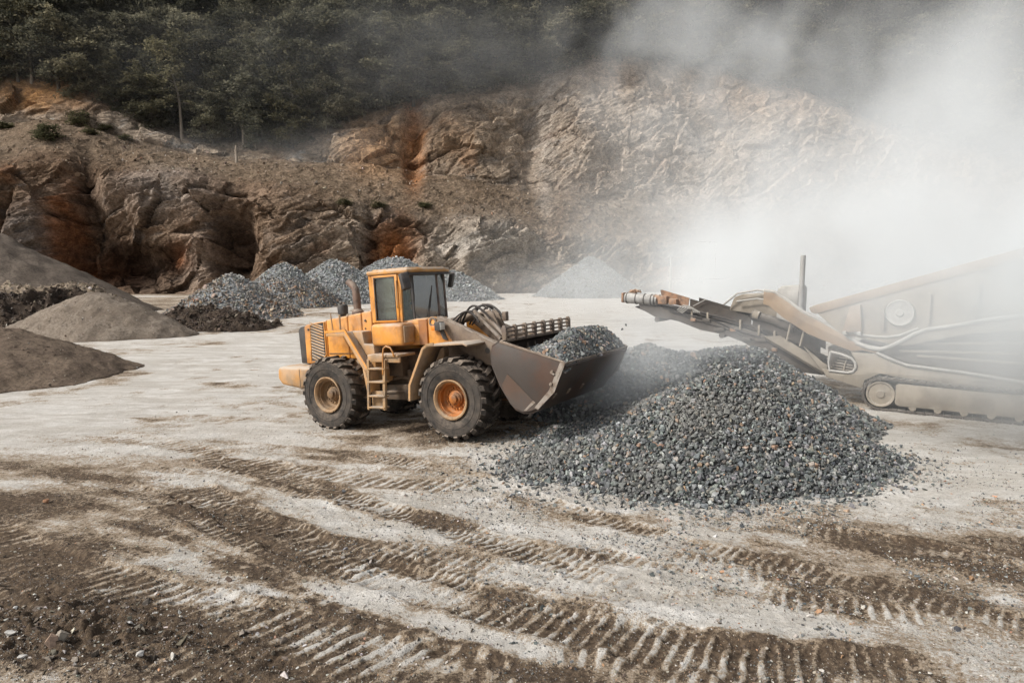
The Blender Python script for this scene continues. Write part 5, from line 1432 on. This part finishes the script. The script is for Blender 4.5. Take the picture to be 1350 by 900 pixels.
def tree_meshes(seed, H, spread, n_limb, leaf, low=.14, lean=.4, per=9, leaves=20, top=.98):
    r = np.random.default_rng(seed)
    m = MB()
    n = 9
    ph = r.uniform(0, 6.28, 4)
    ax = [np.array((lean * H * .1 * (i / (n - 1)) ** 1.4 + .16 * math.sin(ph[0] + i * .9), .22 * math.sin(ph[1] + i * .8), H * top * i / (n - 1) - .3 * (i == 0))) for i in range(n)]
    r0 = .022 * H * .75
    m.tube([tuple(q) for q in ax], [r0 * (1.25 if i == 0 else 1) * (1 - .9 * i / (n - 1)) + .012 for i in range(n)], 8)
    def axis(f):
        u = f * (n - 1); i = min(int(u), n - 2)
        return ax[i] * (1 - (u - i)) + ax[i + 1] * (u - i)
    P, Sz, Sh = [], [], []
    for k in range(n_limb):
        f = low + (1 - low) * ((k + r.uniform(0, 1)) / n_limb) ** .9
        az = k * 2.399 + r.normal(0, .35)
        prof = max(1 - ((f - .52) / .56) ** 2, .12) ** .62
        L = max(spread * prof * r.uniform(.65, 1.2), .35)
        b = axis(min(f, .985)); d = np.array((math.cos(az), math.sin(az), 0))
        rise = r.uniform(.1, .95) * (1.15 if f > .6 else .7)
        def pt(t): return b + d * (L * t) + np.array((0, 0, L * (rise * t - .38 * t * t)))
        pts = [pt(t) for t in (0, .3, .62, .95)]
        rr = max(.012 * L, .018) * 1.6
        m.tube([tuple(q) for q in pts], [rr, rr * .75, rr * .5, rr * .2], 5)
        side = np.array((-d[1], d[0], 0))
        for j in range(per):
            t = .28 + .75 * (j + r.uniform(0, 1)) / per
            w = L * .42 * math.sin(math.pi * min(max(t, .15), .97)) * r.uniform(-1, 1)
            c = pt(t) + side * w + np.array((0, 0, -abs(w) * .22 + r.normal(0, .34)))
            nl = max(int(leaves * r.uniform(.5, 1.4)), 5)
            rad = .27 * spread ** .5 * r.uniform(.65, 1.35)
            q = r.normal(0, 1, (nl, 3)) * np.array((rad, rad, rad * .34))
            q[:, 2] -= .42 * np.hypot(q[:, 0], q[:, 1])
            P.append(c + q); Sz.append(leaf * r.uniform(.6, 1.3, nl)); Sh.append(np.clip(r.normal(.5, .26) + r.normal(0, .12, nl), 0, 1))
    P = np.concatenate(P); Sz = np.concatenate(Sz); Sh = np.concatenate(Sh)
    N = len(P)
    nrm = r.normal(0, .55, (N, 3)) + np.array((0, 0, 1.0)); nrm /= np.linalg.norm(nrm, axis=1, keepdims=True)
    a = np.cross(nrm, r.normal(0, 1, (N, 3))); a /= np.linalg.norm(a, axis=1, keepdims=True); b = np.cross(nrm, a)
    s = Sz[:, None]
    V = np.stack([P - a * s, P + b * s * .55 - nrm * s * .12, P + a * s, P - b * s * .55 - nrm * s * .12], 1).reshape(-1, 3)
    Q = np.arange(N * 4).reshape(-1, 4)
    return m, V, Q, np.repeat(Sh, 4)

def proto(name, seed, leafmat, barkmat, **kw):
    root = empty(name)
    tb, V, Q, sh = tree_meshes(seed, **kw)
    tb.build('trunk', barkmat, root)
    link_mesh('crown', array_mesh('crown', V, quads=Q, floats={'shade': sh}), leafmat, root)
    return root

def build_trees():
    L, LP, B, BP = M['leaf'], M['leaf_pale'], M['bark'], M['bark_pale']
    kinds = [proto('broadleaf_tree', 11, L, B, H=11.5, spread=4.3, n_limb=34, leaf=.24, low=.10, per=9, leaves=34),
             proto('broadleaf_tree', 12, L, B, H=12.5, spread=3.9, n_limb=36, leaf=.24, low=.14, lean=-.5, per=9, leaves=34),
             proto('broadleaf_tree', 13, L, B, H=9.5, spread=4.6, n_limb=30, leaf=.25, low=.06, lean=.8, per=9, leaves=36),
             proto('broadleaf_tree', 14, L, B, H=13.5, spread=4.2, n_limb=38, leaf=.24, low=.12, per=9, leaves=34)]
    thin = [proto('slender_tree', 21, LP, BP, H=12.5, spread=2.9, n_limb=24, leaf=.2, low=.36, lean=-1.6, per=8, leaves=20),
            proto('slender_tree', 22, LP, BP, H=10.5, spread=2.5, n_limb=24, leaf=.18, low=.30, lean=.9, per=7, leaves=13)]
    used = {}
    def place(src, px, f, s, label, group, cat='tree'):
        rows = hill_profile(np.array([float(px)]))
        q = rows[4][0] * (1 - f) + rows[5][0] * f if f >= 0 else rows[4][0] * (1 + f) + rows[3][0] * (-f)
        hit, loc, *_ = HILL.ray_cast((q[0], q[1], 120), (0, 0, -1))
        z = loc[2] if hit else q[2]
        if src.name in used: o = copy_tree(src)
        else: o = src; used[src.name] = 1
        o.location = (q[0], q[1], z - .15)
        o.rotation_euler = (0, 0, random.uniform(0, 6.28))
        o.scale = (s * random.uniform(.92, 1.1), s * random.uniform(.92, 1.1), s)
        tag(o, label, cat, group)
        return o
    # trees one can pick out
    o = place(thin[0], 243, .03, 1.15, 'pale slender tree with thin leaning trunk at the wood edge above the left rocks', 'slender trees at the edge of the wood'); o.rotation_euler.z = 0
    o = place(thin[1], 322, .04, 1.1, 'pale slender tree with a forked bare top, right of the leaning pale tree', 'slender trees at the edge of the wood'); o.rotation_euler.z = 1
    o = place(thin[0], 40, .03, 1.0, 'bare trunked slender tree standing above the orange bank at the far left', 'slender trees at the edge of the wood'); o.rotation_euler.z = 2.6
    o = place(thin[1], 392, .05, 1.0, 'small pale tree just left of the orange upper rock face', 'slender trees at the edge of the wood'); o.rotation_euler.z = 4
    def lab(px):
        if px < 170: return 'dark leafy tree in the deep shaded wood at the far left'
        if px < 480: return 'dark green leafy tree in the wood above the left rock face'
        if px < 800: return 'dense green leafy tree in the wood above the middle of the rock face'
        return 'leafy tree greyed by dust in the wood above the right rock face'
    rowsf = [(.02, 44, 1.0), (.13, 44, 1.1), (.30, 47, 1.18), (.50, 50, 1.22), (.72, 54, 1.28), (.98, 60, 1.3), (1.3, 68, 1.4)]
    for ri, (f, sp, sc) in enumerate(rowsf):
        px = -150 + 17 * ri
        while px < 1500:
            k = random.randrange(len(kinds))
            q = px + random.uniform(-10, 10)
            s = sc * random.uniform(.8, 1.15)
            if ri == 0 and 150 < q < 470: s *= .75
            if ri == 0 and any(abs(q - t) < 13 for t in (243, 322)): px += sp; continue
            place(kinds[k], q, f + random.uniform(-.02, .04) * (ri > 0), s, lab(q), 'trees of the wood on the slope')
            px += sp
    # bushes along the edge
    bush = proto('bush', 31, M['leaf_bush'], B, H=2.2, spread=1.5, n_limb=18, leaf=.16, low=.05, per=7, leaves=16, top=.8)
    bush2 = proto('bush', 32, M['leaf_bush'], B, H=1.6, spread=1.2, n_limb=14, leaf=.15, low=.05, per=7, leaves=14, top=.8)
    for (px, py, s, label) in ((62, 183, .97, 'round dark bush on the rubble bench at the left, below the orange bank'), (8, 168, .9, 'small upright bush at the left edge of the bench'), (120, 176, .8, 'low bush at the right end of the orange bank'), (140, 170, .8, 'dark spreading bush where the orange bank meets the wood'),
                               (165, 184, .8, 'scrubby bush left of the stony crest'), (455, 268, .75, 'low dark bush on the scree slope behind the cab'), (500, 272, .8, 'flat weedy bush on the scree slope right of the cab'), (560, 272, .7, 'small bush on the scree slope above the pale boulders'), (105, 165, 1.0, 'bush with brown leaves on the orange bank')):
        d = ray(px, py)
        hit, loc, *_ = HILL.ray_cast((0, 0, CAM_H), tuple(d / np.linalg.norm(d)))
        if not hit: continue
        src = bush if s > .95 else bush2
        if src.name in used: o = copy_tree(src)
        else: o = src; used[src.name] = 1
        o.location = (loc[0], loc[1], loc[2] - .1); o.scale = (s * 1.25, s, s * (.9 if src is bush else .5)); o.rotation_euler = (0, 0, random.uniform(0, 6))
        tag(o, label, 'bush', 'bushes on the quarry benches')
    # broken stump on the crest
    d = ray(312, 214); hit, loc, *_ = HILL.ray_cast((0, 0, CAM_H), tuple(d / np.linalg.norm(d)))
    s = MB().tube([(0, 0, -.3), (.03, 0, .8), (-.05, 0, 1.6), (.0, .02, 2.3)], [.24, .19, .17, .10], 9).build('tree_stump', M['bark_pale'])
    s.location = loc
    tag(s, 'pale broken stump standing on the crest below the wood', 'tree stump')

# ================================================================== DUST
def volume_cloud(name, lo, hi, res, puffs, noise_scale, warp, thr, material, label, detail=5.0, gain=1.0, stretch=(1, 1, 1)):
    """a cloud of dust: soft puffs torn by noise, held in a voxel grid (density per metre)"""
    g = bpy.data.node_groups.new(name, 'GeometryNodeTree')
    g.interface.new_socket('Geometry', in_out='OUTPUT', socket_type='NodeSocketGeometry')
    N, Lk = g.nodes.new, g.links.new
    out = N('NodeGroupOutput')
    pos = N('GeometryNodeInputPosition').outputs[0]
    def vm(op, a, b=None):
        n = N('ShaderNodeVectorMath'); n.operation = op
        for i, v in enumerate((a, b)):
            if v is None: continue
            if hasattr(v, 'is_output'): Lk(v, n.inputs[i])
            else: n.inputs[i].default_value = v
        return n.outputs['Value'] if op in ('DOT_PRODUCT', 'LENGTH') else n.outputs['Vector']
    def ma(op, a, b=0.0, clamp=False):
        n = N('ShaderNodeMath'); n.operation = op; n.use_clamp = clamp
        for i, v in enumerate((a, b)):
            if hasattr(v, 'is_output'): Lk(v, n.inputs[i])
            else: n.inputs[i].default_value = v
        return n.outputs[0]
    def noise(v, s, d, what='Fac', rough=.6):
        n = N('ShaderNodeTexNoise'); Lk(v, n.inputs['Vector'])
        n.inputs['Scale'].default_value = s; n.inputs['Detail'].default_value = d; n.inputs['Roughness'].default_value = rough
        return n.outputs[what]
    p1 = vm('ADD', pos, vm('MULTIPLY', vm('SUBTRACT', noise(pos, noise_scale * .6, 3.0, 'Color'), (.5, .5, .5)), (warp, warp, warp)))
    total = None
    for (c, r, a) in puffs:
        d = vm('MULTIPLY', vm('SUBTRACT', p1, c), (1 / r[0], 1 / r[1], 1 / r[2]))
        e = ma('MULTIPLY', ma('EXPONENT', ma('MULTIPLY', vm('DOT_PRODUCT', d, d), -1.0)), a)
        total = e if total is None else ma('ADD', total, e)
    nz = noise(vm('MULTIPLY', p1, stretch), noise_scale, detail, 'Fac', .58)
    mr = N('ShaderNodeMapRange'); mr.interpolation_type = 'SMOOTHSTEP'
    Lk(nz, mr.inputs[0]); mr.inputs[1].default_value = thr[0]; mr.inputs[2].default_value = thr[1]; mr.inputs[3].default_value = thr[2]; mr.inputs[4].default_value = 1.0
    dens = ma('MULTIPLY', ma('MULTIPLY', total, mr.outputs[0]), gain)
    dens = ma('MAXIMUM', ma('SUBTRACT', dens, .0006), 0.0)
    vc = N('GeometryNodeVolumeCube')
    Lk(dens, vc.inputs['Density'])
    vc.inputs['Min'].default_value = lo; vc.inputs['Max'].default_value = hi
    for i, k in enumerate(('Resolution X', 'Resolution Y', 'Resolution Z')): vc.inputs[k].default_value = res[i]
    sm = N('GeometryNodeSetMaterial'); Lk(vc.outputs[0], sm.inputs[0]); sm.inputs['Material'].default_value = material
    Lk(sm.outputs[0], out.inputs[0])
    me = bpy.data.meshes.new(name)
    me.materials.append(material)
    o = bpy.data.objects.new(name, me); COL.objects.link(o)
    md = o.modifiers.new('cloud', 'NODES'); md.node_group = g
    tag(o, label, 'dust', kind='stuff')
    return o

def dust_material(name, aniso=.1, col=(.948, .973, .982)):
    m = bpy.data.materials.new(name); m.use_nodes = True
    t = m.node_tree; t.nodes.clear()
    out = t.nodes.new('ShaderNodeOutputMaterial')
    v = t.nodes.new('ShaderNodeVolumePrincipled')
    v.inputs['Color'].default_value = (*col, 1); v.inputs['Density'].default_value = 1.0; v.inputs['Anisotropy'].default_value = aniso
    t.links.new(v.outputs[0], out.inputs['Volume'])
    return m

def A(px, py, Y): return tuple(float(q) for q in at_depth(px, py, Y))

def build_dust():
    mat = dust_material('stone_dust')
    P = []
    # bank of dust lying behind the crusher
    P += [(A(1290, 315, 32), (10, 7, 3.6), .11), (A(1150, 345, 30), (6, 5, 2.6), .14), (A(1020, 355, 34), (5.5, 6, 2.4), .18), (A(930, 345, 40), (7, 6, 3.2), .11), (A(1120, 210, 50), (7, 8, 5), .05), (A(1400, 260, 30), (8, 8, 5), .06)]
    # dust creeping over the yard floor
    P += [(A(1000, 385, 46), (15, 13, 1.5), .07), (A(880, 380, 60), (8, 12, 1.8), .035), (A(1150, 400, 34), (10, 8, 1.3), .07)]
    # column rising from it to the upper right
    P += [(A(1330, 230, 34), (5, 5, 3.5), .055), (A(1260, 160, 38), (4, 5, 4), .05), (A(1190, 95, 44), (4, 5, 4), .045), (A(1330, 90, 38), (5, 6, 5), .055), (A(1350, 10, 42), (6, 6, 5), .04), (A(1230, 40, 44), (4, 4, 4), .03), (A(1120, 260, 40), (7, 7, 4), .035)]
    # over the crusher's right hand end and the ground before it
    P += [(A(1400, 400, 15), (2.6, 2.2, 1.8), .40), (A(1300, 440, 15.5), (2.0, 1.6, 1.1), .10), (A(1380, 540, 16), (3.0, 2.4, .9), .10), (A(1200, 420, 17), (2.2, 1.2, 1.1), .06), (A(1090, 430, 18.6), (1.6, 1.0, .8), .03)]
    P += [(A(1345, 400, 13.6), (2.4, 1.5, 2.0), .85), (A(1240, 400, 14.2), (2.0, 1.1, 1.4), .28), (A(1320, 530, 13.0), (2.4, 1.4, .9), .22), (A(1170, 400, 15.4), (1.5, .8, .9), .2), (A(1010, 365, 25), (2.8, .9, 1.0), .25)]
    # veil over the upper rock and the wood
    P += [(A(900, 60, 84), (11, 10, 8), .045), (A(1010, 90, 84), (9, 9, 7), .035), (A(960, 200, 78), (15, 12, 10), .022), (A(1050, 290, 66), (16, 12, 5), .030), (A(850, 300, 70), (8, 9, 5), .012), (A(1150, 200, 70), (11, 10, 8), .019), (A(1010, 30, 86), (16, 8, 10), .012), (A(1200, 100, 86), (20, 8, 14), .004), (A(760, 120, 92), (6, 5, 5), .008)]
    volume_cloud('dust_cloud', (-8, 12, -.4), (66, 104, 44), (112, 138, 66), P, .17, 6.5, (.40, .61, .05), mat, 'billowing white stone dust behind and over the crusher', stretch=(1, .7, .75))
    # low mist of dust in the foot of the wood on the left
    P = [(A(430, 195, 99), (7, 5, 2.5), .020), (A(330, 200, 100), (9, 5, 2.0), .012), (A(600, 90, 101), (12, 6, 6), .010), (A(700, 60, 101), (9, 6, 7), .010), (A(400, 90, 103), (20, 6, 9), .009), (A(560, 40, 101), (14, 6, 7), .008), (A(100, 90, 103), (24, 6, 9), .004), (A(230, 190, 100), (7, 4, 1.6), .008)]
    volume_cloud('dust_mist', (-90, 86, 14), (20, 116, 46), (110, 30, 32), P, .2, 4.0, (.3, .7, .35), mat, 'thin grey mist of dust at the foot of the wood')
    # thrown up around the bucket's stone
    P = [(A(835, 480, 14.6), (1.0, 1.0, .55), .5), (A(870, 470, 15.6), (1.5, 1.2, .6), .42), (A(920, 455, 16.5), (1.6, 1.2, .5), .26), (A(800, 520, 13.9), (.7, .8, .4), .36), (A(845, 445, 14.8), (.7, .8, .5), .25), (A(990, 445, 17.5), (1.4, 1.0, .5), .10)]
    volume_cloud('dust_plume', (-.5, 11.5, 0), (9.5, 19.5, 4.2), (84, 66, 40), P, .75, 1.1, (.36, .64, .1), mat, 'low puff of grey dust over the stone beside the bucket')
# ================================================================== BUILD
GROUND = build_ground()
HILL = build_hill()
bpy.context.view_layer.update()
build_piles()
build_scatter()
build_rocks()
build_bench_rubble()
LOADER, LOADER_MW = make_loader()
build_bucket_load(LOADER_MW)
make_crusher()
build_trees()
build_dust()

# ------------------------------------------------------------------ light
SUN_DIR = Vector((-.70, -.30, .66)).normalized()      # towards the sun
sun = bpy.data.lights.new('sun', 'SUN'); sun.energy = 2.0; sun.angle = R(8); sun.color = (1.0, .97, .925)
so = bpy.data.objects.new('sun', sun); COL.objects.link(so)
so.rotation_euler = SUN_DIR.to_track_quat('Z', 'Y').to_euler()
w = bpy.data.worlds.new('World'); scene.world = w; w.use_nodes = True
nt = w.node_tree; nt.nodes.clear()
sky = nt.nodes.new('ShaderNodeTexSky'); sky.sky_type = 'NISHITA'; sky.sun_disc = False
sky.sun_elevation = math.asin(SUN_DIR.z); sky.sun_rotation = math.atan2(SUN_DIR.x, SUN_DIR.y)
sky.air_density = 1.0; sky.dust_density = 4.0; sky.ozone_density = 1.0
hs = nt.nodes.new('ShaderNodeHueSaturation'); hs.inputs['Saturation'].default_value = .32
bg = nt.nodes.new('ShaderNodeBackground'); bg.inputs[1].default_value = .085
wo = nt.nodes.new('ShaderNodeOutputWorld')
nt.links.new(sky.outputs[0], hs.inputs['Color']); nt.links.new(hs.outputs[0], bg.inputs[0]); nt.links.new(bg.outputs[0], wo.inputs[0])

# ------------------------------------------------------------------ camera
cam = bpy.data.cameras.new('camera'); cam.lens = 24; cam.sensor_width = 36; cam.clip_start = .1; cam.clip_end = 2000
co = bpy.data.objects.new('camera', cam); COL.objects.link(co)
co.location = (0, 0, CAM_H); co.rotation_euler = (math.pi / 2 - PITCH, 0, 0)
scene.camera = co

# ------------------------------------------------------------------ render
scene.render.engine = 'CYCLES'
scene.view_settings.view_transform = 'Standard'; scene.view_settings.look = 'None'
scene.view_settings.exposure = EXPOSURE; scene.view_settings.gamma = 1.0
cy = scene.cycles
cy.use_denoising = True
try: cy.denoiser = 'OPENIMAGEDENOISE'
except Exception: pass
cy.max_bounces = 14; cy.diffuse_bounces = 3; cy.glossy_bounces = 3; cy.transmission_bounces = 4; cy.transparent_max_bounces = 12; cy.volume_bounces = 10
cy.sample_clamp_indirect = 8.0
cy.volume_step_rate = 1.5; cy.volume_max_steps = 256
cy.caustics_reflective = False; cy.caustics_refractive = False
cy.use_adaptive_sampling = True; cy.adaptive_threshold = .02
